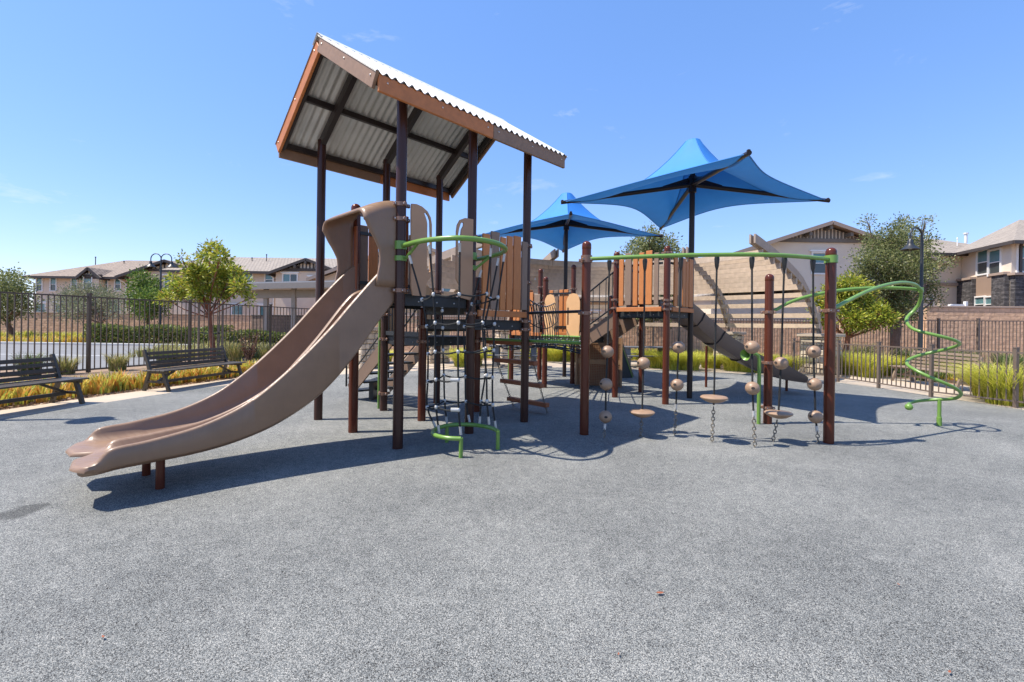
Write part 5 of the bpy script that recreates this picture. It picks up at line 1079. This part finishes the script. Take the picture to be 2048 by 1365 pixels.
# ------------------------------------------------------------------ blue shade umbrellas
def shade(label, base, h=4.25, zp=5.55, rad=2.76, rot=-4.5):
    t = thing('shade_umbrella', label, 'shade umbrella', base, 'blue shade umbrellas over the playground')
    base = Vector(base); po = MB().lathe([(.058, -.02), (.058, 3.6), (.055, h + .72)], base, 18).build('pole', 'umbrella_metal', t, True)
    cor = [base + Vector((math.cos(R(rot + 90 * k)), math.sin(R(rot + 90 * k)), 0)) * rad + UP * h for k in range(4)]
    hub = base + UP * (h + .36)
    can = MB(); n = 14
    for k in range(4):
        a, b = cor[k], cor[(k + 1) % 4]; rows = []
        for i in range(n + 1):
            f = i / n; row = []                            # f from peak to edge
            for j in range(n + 1):
                u_ = j / n; e = a + (b - a) * u_; midp = base + UP * h; sag = math.sin(math.pi * u_)
                e = e + (midp - e) * .20 * sag + UP * .16 * sag            # scalloped edge
                pk = base + UP * zp + (Vector((e.x, e.y, zp)) - base - UP * zp).normalized() * .15
                hh = zp + (e.z - zp) * (1 - (1 - f) ** 2.5)
                p = Vector((pk.x + (e.x - pk.x) * f, pk.y + (e.y - pk.y) * f, hh)); row.append(p)
            rows.append(row)
        can.grid(rows)
    c_ = can.build('canopy', 'canopy', t, True)
    for k in range(4):
        a, b = cor[k], cor[(k + 1) % 4]; hem = []; seam = []
        for j in range(n + 1):
            u_ = j / n; e = a + (b - a) * u_; midp = base + UP * h; sag = math.sin(math.pi * u_); e = e + (midp - e) * .20 * sag + UP * .16 * sag; hem.append(e)
            pk = base + UP * zp + (Vector((a.x, a.y, zp)) - base - UP * zp).normalized() * .15; seam.append(Vector((pk.x + (a.x - pk.x) * u_, pk.y + (a.y - pk.y) * u_, zp + (a.z - zp) * (1 - (1 - u_) ** 2.5) + .002)))
        MB().tube(hem, .011, 6).build('edge_hem', 'canopy_hem', c_, True); MB().tube(seam, .009, 6).build('hip_seam', 'canopy_hem', c_, True)
    tp = MB(); tp.lathe([(.155, zp - .005), (.14, zp + .01), (.001, zp + .008)], base, 16); tp.build('peak_cap', 'canopy', c_, True)
    for k in range(4):
        d = (cor[k] - hub).normalized(); MB().tube([hub + d * .04, cor[k] + d * .06], [.052, .040], 10).build('arm', 'umbrella_metal', t, True)
        q = cor[k] + d * .03; MB().lathe([(.03, -.02), (.03, .05), (.012, .06)], q, 8).build('eye_bolt', 'umbrella_metal', t, True)
        dh = Vector((d.x, d.y, 0)).normalized(); sd_ = dh.cross(UP)
        MB().plate([hub + dh * .05 + UP * .16, hub + dh * .62 - UP * .02, hub + dh * .62 - UP * .07, hub + dh * .05 - UP * .06], [], sd_, .016).build('gusset', 'umbrella_metal', t)
    MB().lathe([(.062, -.18), (.085, -.17), (.085, .18), (.062, .19)], hub, 16).build('hub', 'umbrella_metal', t, True)
    return t
shade('large blue shade umbrella in front over the rear play tower', L4)
shade('smaller looking blue shade umbrella farther back behind the roofed tower', N1 + E1 * S, 4.2, 5.46)
# ------------------------------------------------------------------ benches and tables (built at the origin: length along Y, seat facing +X)
def bench(label, m, L=1.95, ns=4):
    t = thing('bench', label, 'bench', local=True, group='slatted metal benches')
    bk = Vector((-.30, 0, .86)); bb = Vector((-.22, 0, .44)); bd = (bk - bb); bn = Vector((bd.z, 0, -bd.x)).normalized()
    for s_ in (-1, 1):
        y = s_ * (L / 2 - .06)
        MB().beam((-.30 - .015, y, .88), (-.16, y, .42), .05, .06, up=(1, 0, 0)).build('back_post', m, t)
        MB().beam((-.16, y, .46), (-.30, y, 0), .055, .06, up=(1, 0, 0)).build('leg', m, t); MB().beam((.16, y, .42), (.30, y, 0), .055, .06, up=(1, 0, 0)).build('leg', m, t)
        MB().beam((-.24, y, .20), (.24, y, .20), .04, .045).build('foot_rail', m, t)
        MB().beam((0, y - s_ * .02, .20), (0, s_ * (L / 2 - .50), .40), .04, .04, up=(1, 0, 0)).build('brace', m, t)
        MB().beam((-.20, y, .405), (.27, y, .405), .05, .05).build('seat_support', m, t)
    MB().beam((0, -L / 2 + .1, .19), (0, L / 2 - .1, .19), .035, .06).build('stretcher', m, t)
    for k in range(ns):
        c = bb + bd * (.14 + .235 * k) + bn * .035; MB().cbox(c, (0, L / 2 - .09, 0), bn * .014, bd.normalized() * .034, .004).build('back_slat', m, t)
    for k in range(5):
        x = -.17 + .105 * k; MB().cbox((x, 0, .446), (.047, 0, 0), (0, L / 2 + .07, 0), (0, 0, .014), .004).build('seat_slat', m, t)
    return t
def between(a, b): a, b = Vector(a), Vector(b); return (a + b) / 2, math.atan2(-(b - a).x, (b - a).y)
f_ = g(338, 784); h_ = g(485, 760); c, rz = between(f_, h_); n_ = Vector((math.cos(rz), math.sin(rz), 0))
place(bench('dark metal bench in front of the staked tree and left fence', 'bench', (h_ - f_).length + .12), c - n_ * .30, rz)
f_ = g(165, 808); d_ = Vector((math.cos(rz + R(90) + R(3)), math.sin(rz + R(90) + R(3)), 0)); c = f_ - d_ * .93; rz1 = rz + R(3); n_ = Vector((math.cos(rz1), math.sin(rz1), 0))
place(bench('dark metal bench cut off by the left edge of the photo', 'bench', 1.98), c - n_ * .30, rz1)
a_, b_ = g(1788, 762), g(1918, 783); c, rz = between(a_, b_)
place(bench('tan brown metal bench on the path behind the low right fence', 'benchtan', (b_ - a_).length + .1, 5), Vector((c.x + .25, c.y, 0)), rz if math.cos(rz) < 0 else rz + math.pi)

def picnic(label, L=1.9):
    t = thing('picnic_table', label, 'picnic table', local=True, group='grey picnic tables under the pergola')
    for k in range(5): MB().cbox((0, -.32 + .16 * k, .75), (L / 2, 0, 0), (0, .075, 0), (0, 0, .02), .005).build('top_board', 'table', t)
    for s_ in (-1, 1):
        for k in range(2): MB().cbox((0, s_ * (.66 + .145 * k), .45), (L / 2, 0, 0), (0, .068, 0), (0, 0, .02), .005).build('seat_board', 'table', t)
        for q in (-1, 1):
            MB().beam((s_ * L * .36, q * .30, .72), (s_ * L * .36, q * .36, 0), .22, .07, up=(0, 1, 0)).build('leg', 'table', t)
        MB().beam((s_ * L * .36, -.8, .40), (s_ * L * .36, .8, .40), .07, .08).build('cross_beam', 'table', t)
    return t
q = g(1296, 736); place(picnic('grey picnic table behind the rear tower beside the lime grasses', 2.1), Vector((q.x, q.y + .5, 0)), R(4))
q = g(1030, 735); place(picnic('grey picnic table seen under the net bridge', 1.9), Vector((q.x, q.y + .3, 0)), R(-3))
q = g(1350, 733); 

# ------------------------------------------------------------------ lamps
def lamp_head(t, top, m='lamp_metal'):
    s = MB().lathe([(.02, 0), (.03, -.03), (.075, -.08), (.085, -.20), (.10, -.24), (.20, -.34), (.285, -.42), (.28, -.425), (.19, -.36), (.06, -.30), (.001, -.30)], top, 20).build('lamp_shade', m, t, True)
    MB().sphere(top - UP * .37, .075, 10, 6, .5).build('bulb', 'lamp_glass', s, True)
def street_lamp(label, base, h, arms, group=None, rad=.38, r=.055):
    t = thing('street_lamp', label, 'street lamp', base, group); base = Vector(base)
    MB().lathe([(.13, -.02), (.13, .12), (.09, .2), (r + .012, .3), (r + .008, h * .55), (r, h * .56), (r * .85, h - .6), (r * .75, h - .35)], base, 14).build('pole', 'lamp_metal', t, True)
    for d in arms:
        d = Vector(d); pts = [base + UP * (h - rad - .25)] + [base + d * (rad * (1 - math.cos(a))) + UP * (h - rad + rad * math.sin(a)) for a in [math.pi * i / 12 for i in range(13)]] + [base + d * 2 * rad + UP * (h - rad - .12)]
        MB().tube(pts, .030, 10).build('arm', 'lamp_metal', t, True); lamp_head(t, base + d * 2 * rad + UP * (h - rad - .10))
    return t
lb = Vector((at(1841, 700, 16.9).x, 16.9, 0)); street_lamp('black single arm lamp post behind the spiral climber', lb, at(1836, 457, 16.9).z, [Vector((-.96, -.28, 0))], rad=.30)
ll = Vector((at(320.5, 640, 29.5).x, 29.5, 0)); street_lamp('black double arm lamp post above the staked tree at left', ll, at(320, 508, 29.5).z, [Vector((-1, 0, 0)), Vector((1, .05, 0))], rad=.33)
ls = g(205, 841); hh = 4.35; hd_ = ls + SUN * (hh / SUN.z); street_lamp('lamp post just outside the left edge whose shadow falls on the rubber', Vector((hd_.x - .62, hd_.y, 0)), 4.9, [Vector((1, 0, 0))], rad=.31)

# ------------------------------------------------------------------ foliage
rng = np.random.default_rng(11)
def leaf_mesh(name, pts, dirs, L, W, m, parent, fold=0.25):
    # one four-cornered folded blade per point, base at pts, pointing along dirs
    n = len(pts); pts = np.asarray(pts); dirs = np.asarray(dirs); dirs = dirs / np.linalg.norm(dirs, axis=1, keepdims=True)
    L = np.broadcast_to(L, (n,)) * rng.uniform(.7, 1.25, n); W = np.broadcast_to(W, (n,)) * rng.uniform(.75, 1.2, n)
    r = rng.normal(size=(n, 3)); sd = np.cross(dirs, r); sd /= np.linalg.norm(sd, axis=1, keepdims=True) + 1e-9; up = np.cross(sd, dirs)
    v = np.empty((n, 4, 3)); v[:, 0] = pts; v[:, 2] = pts + dirs * L[:, None] - up * (fold * L * .3)[:, None]; m_ = pts + dirs * (L * .5)[:, None]
    v[:, 1] = m_ + sd * (W * .5)[:, None] + up * (W * .18)[:, None]; v[:, 3] = m_ - sd * (W * .5)[:, None] + up * (W * .18)[:, None]
    return quads(name, v.reshape(-1, 3), m, parent)
def quads(name, co, m, parent, org=None):
    n = len(co) // 4; me = bpy.data.meshes.new(name); o = co.mean(0) if org is None else np.array(org); co = co - o
    me.vertices.add(len(co)); me.vertices.foreach_set('co', co.astype(np.float32).ravel()); me.loops.add(n * 4); me.loops.foreach_set('vertex_index', np.arange(n * 4, dtype=np.int32))
    me.polygons.add(n); me.polygons.foreach_set('loop_start', np.arange(0, n * 4, 4, dtype=np.int32)); me.polygons.foreach_set('loop_total', np.full(n, 4, dtype=np.int32))
    me.materials.append(MATS[m]); me.update(calc_edges=True); me.validate()
    ob = bpy.data.objects.new(name, me); COL.objects.link(ob); ABS[ob] = Vector(o)
    if parent is not None: ob.parent = parent; ob.location = Vector(o) - ABS[parent]
    else: ob.location = Vector(o)
    return ob
def tree(name, label, base, lobes, trunk_r, leafm, n, L, W, barkm='bark', cl=9, fork=.45, spread=1.0, droop=0.0, group=None, cat='tree', lean=(0, 0), clr=.18, fill=.55):
    base = Vector(base); t = thing(name, label, cat, base, group); cz = sum(l[2] for l in lobes) / len(lobes); cxy = Vector((sum(l[0] for l in lobes) / len(lobes), sum(l[1] for l in lobes) / len(lobes), 0))
    low = min(l[2] - l[3] for l in lobes); fz = max(.5, low * fork + cz * (1 - fork) * .55)
    fk = Vector((base.x + (cxy.x - base.x) * .4, base.y + (cxy.y - base.y) * .4, fz)); tr = MB(); wob = lambda s: Vector((random.uniform(-s, s), random.uniform(-s, s), 0))
    tr.tube(sm3([base + UP * -.05, base + (fk - base) * .35 + wob(trunk_r), base + (fk - base) * .7 + wob(trunk_r), fk], 3), [trunk_r * (1.25 - .5 * i / 9) for i in range(10)], 8)
    trunk = tr.build('trunk', barkm, t, True); br = MB()
    for (x, y, z, r) in lobes:
        e = Vector((x, y, z)); st_ = base + (fk - base) * random.uniform(.8, 1.0); md_ = (st_ + e) / 2 + wob(.12) - UP * .05
        rr = trunk_r * .42; br.tube(sm3([st_, md_, e], 3), [rr * (1 - .75 * i / 6) for i in range(7)], 5)
        for k in range(4):
            v_ = Vector((random.gauss(0, 1), random.gauss(0, 1), random.gauss(.25, .8))).normalized() * r * .85; br.tube([md_ + (e - md_) * random.uniform(.3, .9), e + v_ * .5 + wob(.05), e + v_], [rr * .35, rr * .22, rr * .08], 4)
    br.build('branch', barkm, t, True)
    vol = np.array([l[3] ** 2 for l in lobes]); vol = vol / vol.sum(); P_, D_ = [], []
    for l, f in zip(lobes, vol):
        k = int(n * f / cl); d = rng.normal(size=(k, 3)); d /= np.linalg.norm(d, axis=1, keepdims=True); rad_ = l[3] * (fill + (1.06 - fill) * rng.random(k) ** .55); rad_ = np.where(rng.random(k) < .10, rad_ * 1.18, rad_)
        ctr = np.array(l[:3]) + d * rad_[:, None] * np.array([1, 1, .88])
        o = rng.normal(size=(k, cl, 3)) * clr; pp = (ctr[:, None, :] + o).reshape(-1, 3); dd = (d[:, None, :] * .6 + o / clr * .55 + np.array([0, 0, .12 - droop])).reshape(-1, 3)
        P_.append(pp); D_.append(dd)
    leaf_mesh('crown', np.concatenate(P_), np.concatenate(D_) + rng.normal(size=(sum(len(p) for p in P_), 3)) * .25, L, W, leafm, t)
    return t
def lob(items, Y, jit=.35, k=1.0): return [(*(at(x, y, Y + random.uniform(-jit, jit) * (Y / 18))), r * k * Y / FPX) for x, y, r in items]
b_ = at(427, 640, 18.2)
tr1 = tree('strawberry_tree', 'young strawberry tree tied to stakes behind the left fence', (b_.x, 18.2, 0), lob([(424, 497, 17), (410, 515, 15), (442, 515, 16), (395, 548, 24), (432, 545, 26), (466, 548, 22), (370, 575, 24), (405, 583, 28), (446, 580, 28), (482, 575, 18), (352, 590, 16), (330, 597, 12), (362, 515, 6), (385, 521, 7), (500, 598, 9), (345, 560, 12), (376, 535, 10)], 18.2, .9, .72), .085, 'leaf_straw', 6400, .16, .066, 'barkred', cl=10, clr=.085, fill=.2)
for px in (404, 432, 452):
    q = Vector((at(px, 640, 18.6).x, 18.6 + (.2 if px == 432 else -.2), 0)); stt = thing('tree_stake', {404: 'left wooden stake of the strawberry tree', 432: 'middle wooden stake hidden behind the strawberry tree trunk', 452: 'right wooden stake of the strawberry tree'}[px], 'stake', q)
    MB().lathe([(.035, -.05), (.033, 2.35), (.03, 2.36)], q, 8).build('pole', 'stake', stt, True); MB().tube([q + UP * 1.05, Vector((b_.x, 18.2, 1.0))], .018, 5).build('strap', 'blackmetal', stt)
b_ = at(1691, 700, 17.6)
tree('strawberry_tree', 'bushy strawberry tree with red trunk right of tall brown post', (b_.x, 17.6, 0), lob([(1700, 570, 22), (1672, 580, 20), (1722, 590, 24), (1690, 610, 26), (1735, 620, 22), (1760, 625, 18), (1655, 615, 18), (1712, 640, 22), (1740, 645, 14), (1632, 600, 12), (1640, 640, 12), (1775, 640, 12)], 17.6, .7, .88), .10, 'leaf_straw', 9000, .125, .054, 'barkred', cl=9, clr=.10, fill=.2)
b_ = at(1795, 640, 20.6)
tree('oak_tree', 'large airy oak tree behind the lamp post at right', (b_.x, 20.6, 0), lob([(1805, 450, 16), (1790, 470, 22), (1825, 470, 16), (1760, 490, 24), (1800, 500, 30), (1840, 500, 22), (1735, 520, 22), (1770, 530, 32), (1815, 540, 34), (1855, 535, 20), (1720, 550, 20), (1750, 570, 28), (1790, 580, 34), (1830, 585, 28), (1770, 615, 26), (1810, 620, 24), (1860, 570, 16), (1885, 527, 12), (1735, 600, 18), (1850, 445, 8), (1735, 445, 8), (1870, 600, 10), (1740, 470, 10), (1858, 478, 10)], 20.6, 1.3, 1.0), .15, 'leaf_oak', 24000, .10, .055, cl=10, clr=.13, fill=.15)
b_ = at(1268, 640, 23)
tree('oak_tree', 'round olive green tree behind the rear tower below the blue umbrellas', (b_.x, 23.0, 0), lob([(1300, 478, 18), (1278, 492, 16), (1325, 492, 20), (1300, 510, 26), (1345, 510, 14), (1262, 510, 12), (1290, 540, 30), (1335, 545, 26), (1265, 560, 24), (1310, 580, 30), (1290, 620, 26), (1330, 620, 22), (1350, 580, 18)], 23, 1.2), .13, 'leaf_oak', 18000, .12, .07, cl=9, clr=.18, fill=.3)
b_ = at(20, 640, 33)
tree('dark_tree', 'dense dark tree at the left edge beyond the parking lot', (b_.x, 33, 0), lob([(10, 575, 30), (35, 590, 22), (-15, 590, 30), (20, 610, 26), (50, 612, 14), (-10, 620, 24), (15, 560, 16)], 33, 1), .16, 'leaf_oak', 7000, .17, .10, cl=9, clr=.25)
b_ = at(212, 640, 30.5)
tree('olive_tree', 'grey green olive tree behind the clipped hedge', (b_.x, 30.5, 0), lob([(165, 583, 17), (190, 588, 16), (145, 598, 18), (215, 596, 15), (120, 605, 12), (180, 612, 20), (230, 603, 14), (150, 622, 16), (205, 622, 18), (232, 622, 10), (125, 625, 9)], 30.5, 1), .10, 'leaf_olive', 8200, .15, .05, cl=9, clr=.22, fill=.2)
b_ = at(297, 640, 33.5)
tree('green_tree', 'upright bright green tree left of the double lamp post', (b_.x, 33.5, 0), lob([(285, 560, 14), (300, 575, 18), (278, 585, 16), (312, 592, 16), (290, 605, 20), (275, 612, 12), (315, 615, 12), (298, 622, 14)], 33.5, .8), .09, 'leaf_green', 5600, .18, .10, cl=9, clr=.24)
# clipped hedge
def hedge(label, x0, x1, y0, y1, h, n, m='leaf_hedge'):
    t = thing('hedge', label, 'hedge', ((x0 + x1) / 2, (y0 + y1) / 2, 0)); box((x0 + .18, y0 + .18, 0), (x1 - .18, y1 - .18, h - .18)).build('core', 'soil', t) if False else None
    u = rng.random((n, 3)); fc = rng.integers(0, 5, n); p = u * np.array([x1 - x0, y1 - y0, h]) + np.array([x0, y0, 0]); p[fc < 2, 1] = y0 + rng.random((fc < 2).sum()) * .35; p[fc == 2, 2] = h - rng.random((fc == 2).sum()) * .25
    p[:, 2] += .10 * np.sin(p[:, 0] * 1.7) * (p[:, 2] / h); d = rng.normal(size=(n, 3)) + np.array([0, -.4, .5])
    leaf_mesh('foliage', p, d, .13, .075, m, t); stems = MB()
    for k in range(int((x1 - x0) / .5)): x = x0 + .3 + k * .5; stems.tube([(x, (y0 + y1) / 2, -.03), (x + random.uniform(-.1, .1), (y0 + y1) / 2 + .1, h * .7)], .025, 5)
    stems.build('stem', 'bark', t); return t
hedge('clipped green hedge along the kerb below the olive tree', -25.6, -17.3, 27.3, 28.6, 1.12, 15000)
hedge('low green hedge behind the staked tree and left fence', -16.8, -12.0, 24.0, 25.2, .95, 6000)
hedge('clipped green hedge beside the brown enclosure wall', -13.6, -8.6, 24.4, 25.5, .9, 5500, 'leaf_green')

def tuft(name, label, c, h, r, n, m, cat='grass clump', lean=.55, wd=.010, group=None, seg=4, plume=0):
    c = Vector(c); t = thing(name, label, cat, c, group); add_tuft(t, 'blades', c, h, r, n, m, lean, wd, seg)
    if plume: add_tuft(t, 'plumes', c, h * 1.12, r * .8, plume, 'grass_dry', lean * .6, wd * 1.1, seg)
    return t
def tuft_co(c, h, r, n, lean, wd, seg):
    a = rng.random(n) * 2 * np.pi; rr = r * .35 * np.sqrt(rng.random(n)); hh = h * rng.uniform(.6, 1.08, n); ln = lean * rng.uniform(.15, 1.1, n) * hh; w_ = wd * rng.uniform(.7, 1.3, n)
    ca, sa = np.cos(a), np.sin(a); a2 = a + rng.normal(size=n) * .5; dx, dy = np.cos(a2), np.sin(a2); fs = np.linspace(0, 1, seg + 1); v = np.empty((n, seg, 4, 3)); px, py = -dy, dx
    def pt(f, s): 
        wl_ = w_ * (1 - f ** 2 * .92) * s; bend = ln * f ** 1.9
        return np.stack([c[0] + rr * ca + dx * bend + px * wl_, c[1] + rr * sa + dy * bend + py * wl_, c[2] + hh * (f - .28 * lean * f ** 3)], -1)
    for i in range(seg): v[:, i, 0] = pt(fs[i], -1); v[:, i, 1] = pt(fs[i], 1); v[:, i, 2] = pt(fs[i + 1], 1); v[:, i, 3] = pt(fs[i + 1], -1)
    return v.reshape(-1, 3)
def weld_build(name, co, m, parent, seg):
    return quads(name, co, m, parent)
def add_tuft(t, nm, c, h, r, n, m, lean, wd, seg): return quads(nm, tuft_co(c, h, r, n, lean, wd, seg), m, t)
LIME = [((1325, 738), 1.05, 'behind the picnic table', 0), ((1352, 741), 1.0, 'between picnic table and curved slide', 0), ((1385, 742), .95, 'just left of the curved slide', 0), ((1300, 735), .95, 'behind the left end of the picnic table', 0),
        ((1478, 744), 1.0, 'right of the stone pedestal behind the curved slide', 0), ((1508, 746), 1.05, 'behind the talk tube', 0), ((1556, 749), 1.0, 'right of the short brown post', 0), ((1585, 750), .95, 'at the left end of the low right fence', 0),
        ((1690, 745), 1.15, 'right of the tall brown post behind low fence', 10), ((1722, 752), 1.15, 'behind low fence under the strawberry tree', 12), ((1755, 757), 1.1, 'left of the tan bench', 10), ((1782, 752), 1.05, 'behind the left end of the tan bench', 10),
        ((1110, 724), 1.0, 'between the rear posts under the net bridge', 0), ((1140, 724), 1.05, 'behind the rear umbrella pole', 0), ((945, 732), .9, 'seen through the rope climber', 0), ((925, 735), .85, 'beside the pedestal seen through the rope climber', 0),
        ((2018, 803), 1.2, 'at right edge behind the low fence', 14), ((2052, 815), 1.25, 'cut by the right edge of the photo', 14), ((760, 728), .8, 'behind the stairs of the roofed tower', 0), ((1430, 738), .8, 'at the foot of the pedestal behind the curved slide', 0)]
for (px, py), h, lb_, pl in LIME:
    q = g(px, py); q = Vector((q.x, q.y + .35, 0)); tuft('fountain_grass', 'lime green fountain grass ' + lb_, q, h * .9, .95, 950, 'grass_lime', lean=1.05, wd=.0068, group='lime fountain grasses', plume=pl * 7, seg=5)
for k, (x, y, h, m, lb_) in enumerate(((12.6, 19.0, 1.0, 'grass_dry', 'feathery dry grass in front of the rear fence left of the oak'), (14.2, 18.6, 1.15, 'grass_dry', 'feathery dry grass between the oak and the low fence'), (15.6, 18.0, 1.0, 'grass_dark', 'dark green grass under the oak tree'), (16.6, 17.0, 1.0, 'grass_dark', 'dark green grass behind the tan bench'), (17.8, 16.4, .95, 'grass_dark', 'dark green grass by the fence corner at right'), (9.2, 20.6, 1.1, 'grass_dry', 'dry plumed grass behind the right pedestal'), (16.0, 14.2, .95, 'grass_dark', 'dark green grass behind the right end of tan bench'), (14.9, 15.6, 1.0, 'grass_dark', 'dark green grass behind the middle of the tan bench'), (19.4, 16.6, 1.0, 'grass_lime', 'lime grass in front of the far right fence'), (17.2, 13.8, 1.0, 'grass_dark', 'dark grass right of the tan bench near the fence'))):
    tuft('ornamental_grass', lb_, (x, y, 0), h, .9, 560, m, lean=.6, wd=.011)
for (px, py, h, m, lb_) in ((235, 741, .62, 'grass_dry', 'dry yellow grass clump in front of the left fence'), (60, 752, .75, 'grass_dark', 'wispy green grass behind the left edge bench'), (130, 748, .6, 'grass_dry', 'wispy dry grass left of the fence post'), (350, 728, .7, 'grass_dry', 'dry grass behind the middle bench at its left'), (330, 730, .6, 'grass_dark', 'grey green grass left of the middle bench back'), (470, 722, .85, 'grass_dry', 'dry grass right of the staked tree'), (535, 722, .8, 'grass_dry', 'dry grass below the third fence post'), (565, 716, .8, 'grass_dark', 'green grass near the slide behind the fence')):
    q = g(px, py); tuft('ornamental_grass', lb_, q, h, .6, 330, m, lean=.6, wd=.009)
# yellow and orange spiky border along the left path
co = []
for k in range(300):
    f = k / 299; e = 1.0
    i = f * 20
    y = 5.4 + f * 9.2; xe = np.interp(y, [4, 6.6, 9, 11.9, 14.6], [-8.85, -8.62, -8.2, -7.45, -6.8]); wdt = np.interp(y, [5, 9, 14.6], [.9, .8, .7])
    c = (xe - .22 - rng.random() * wdt, y + rng.normal() * .05, 0); co.append(tuft_co(c, rng.uniform(.30, .50), .24, 13, .45, .024, 3))
ob = quads('aloe_border', np.concatenate(co), 'aloe', None); tag(ob, 'yellow and orange spiky succulent border between left fence and path', 'plants', kind='stuff')
# dry leaf litter on the mulch along the path edge
n = 5200; y = 5 + rng.random(n) * 10.5; xe = np.interp(y, [4, 6.6, 9, 11.9, 14.6, 17], [-8.85, -8.62, -8.2, -7.45, -6.8, -5.8]); x = xe - rng.random(n) ** 1.6 * 2.6 - .02
ob = leaf_mesh('leaf_litter', np.stack([x, y, np.full(n, .004) + rng.random(n) * .015], -1), np.stack([rng.normal(size=n), rng.normal(size=n), rng.normal(size=n) * .15], -1), .075, .022, 'litter', None); tag(ob, 'dry brown leaf litter and bark chips along the left planting bed', 'leaf litter', kind='stuff')
# low yellow green ground cover in the planting strips beyond the fences
def cover(label, n, xr, yr, h, m, name='ground_cover'):
    xs = xr[0] + rng.random(n) * (xr[1] - xr[0]); ys = yr[0] + rng.random(n) * (yr[1] - yr[0]); cc = [tuft_co((a, b, 0), h * rng.uniform(.6, 1.2), .35, 16, .6, .018, 2) for a, b in zip(xs, ys)]
    o_ = quads(name, np.concatenate(cc), m, None); tag(o_, label, 'ground cover', kind='stuff')
cover('yellow green ground cover left of the hedge beyond the parking lot', 420, (-45, -26.5), (27.2, 30.5), .55, 'aloe'); cover('dry yellow grass around the staked tree behind the left fence', 420, (-15.6, -9.5), (18.5, 23.5), .6, 'grass_dry')
cover('low green planting in front of the tan wall at far left', 300, (-50, -30), (33, 37), .7, 'grass_lime'); cover('lime green planting under the rear fence', 420, (-3.5, 10.5), (20.9, 22.2), .55, 'grass_lime'); cover('low planting under the fence at right', 300, (12.5, 19.0), (13.4, 19.0), .45, 'grass_dark')
cover('orange dry ground cover in front of the tan bench bed', 90, (13.0, 13.8), (9.5, 14.0), .3, 'aloe')
# dried purple shrub
q = g(498, 728); ds_ = thing('dried_shrub', 'dried dark purple shrub in front of the left fence near slide', 'shrub', q); st_ = MB(); pts = []; dd = []
for k in range(34):
    a = random.uniform(0, 6.28); l_ = random.uniform(.5, 1.25); d = Vector((math.cos(a) * .32, math.sin(a) * .32, 1)).normalized(); e = q + d * l_; st_.tube([q + Vector((d.x, d.y, 0)) * .15, q + d * l_ * .5 + Vector((random.uniform(-.04, .04), 0, 0)), e], [.010, .008, .004], 4)
    for j in range(22): f = random.uniform(.4, 1.02); pts.append(q + d * l_ * f + Vector((random.gauss(0, .05), random.gauss(0, .05), random.gauss(0, .04)))); dd.append((random.gauss(0, 1), random.gauss(0, 1), random.gauss(0, .8)))
st_.build('stems', 'bark', ds_); leaf_mesh('leaves', np.array(pts), np.array(dd), .06, .03, 'leaf_dead', ds_)
# a few fallen leaves on the rubber
for px, py, s_, lb_ in ((1320, 1192, .024, 'orange red fallen leaf on the rubber near bottom centre'), (206, 1281, .013, 'small brown fallen leaf near the bottom left corner'), (1797, 1175, .012, 'tiny dark fallen leaf at lower right'), (1899, 1352, .013, 'fallen leaf at the very bottom right edge'), (1237, 1316, .010, 'tiny red fallen leaf low in the centre')):
    q = g(px, py) + UP * .010; a = random.uniform(0, 3); mb = MB(); ux, uy = Vector((math.cos(a), math.sin(a), 0)), Vector((-math.sin(a), math.cos(a), 0))
    out = [(-1, 0), (-.5, .34), (.1, .42), (.6, .25), (1, 0), (.6, -.25), (.1, -.42), (-.5, -.34)]
    mid_ = [q + ux * (s_ * x) for x in (-1, -.3, .4, 1)]
    mb.add([q + ux * (s_ * x) + uy * (s_ * y_) + UP * (.004 + .012 * abs(y_) + .006 * x * x) for x, y_ in out], [(0, 1, 7), (1, 2, 6, 7), (2, 3, 5, 6), (3, 4, 5)])
    o_ = mb.build('fallen_leaf', 'deadleaf'); tag(o_, lb_, 'leaf', 'fallen leaves on the rubber')
bpy.context.view_layer.update()
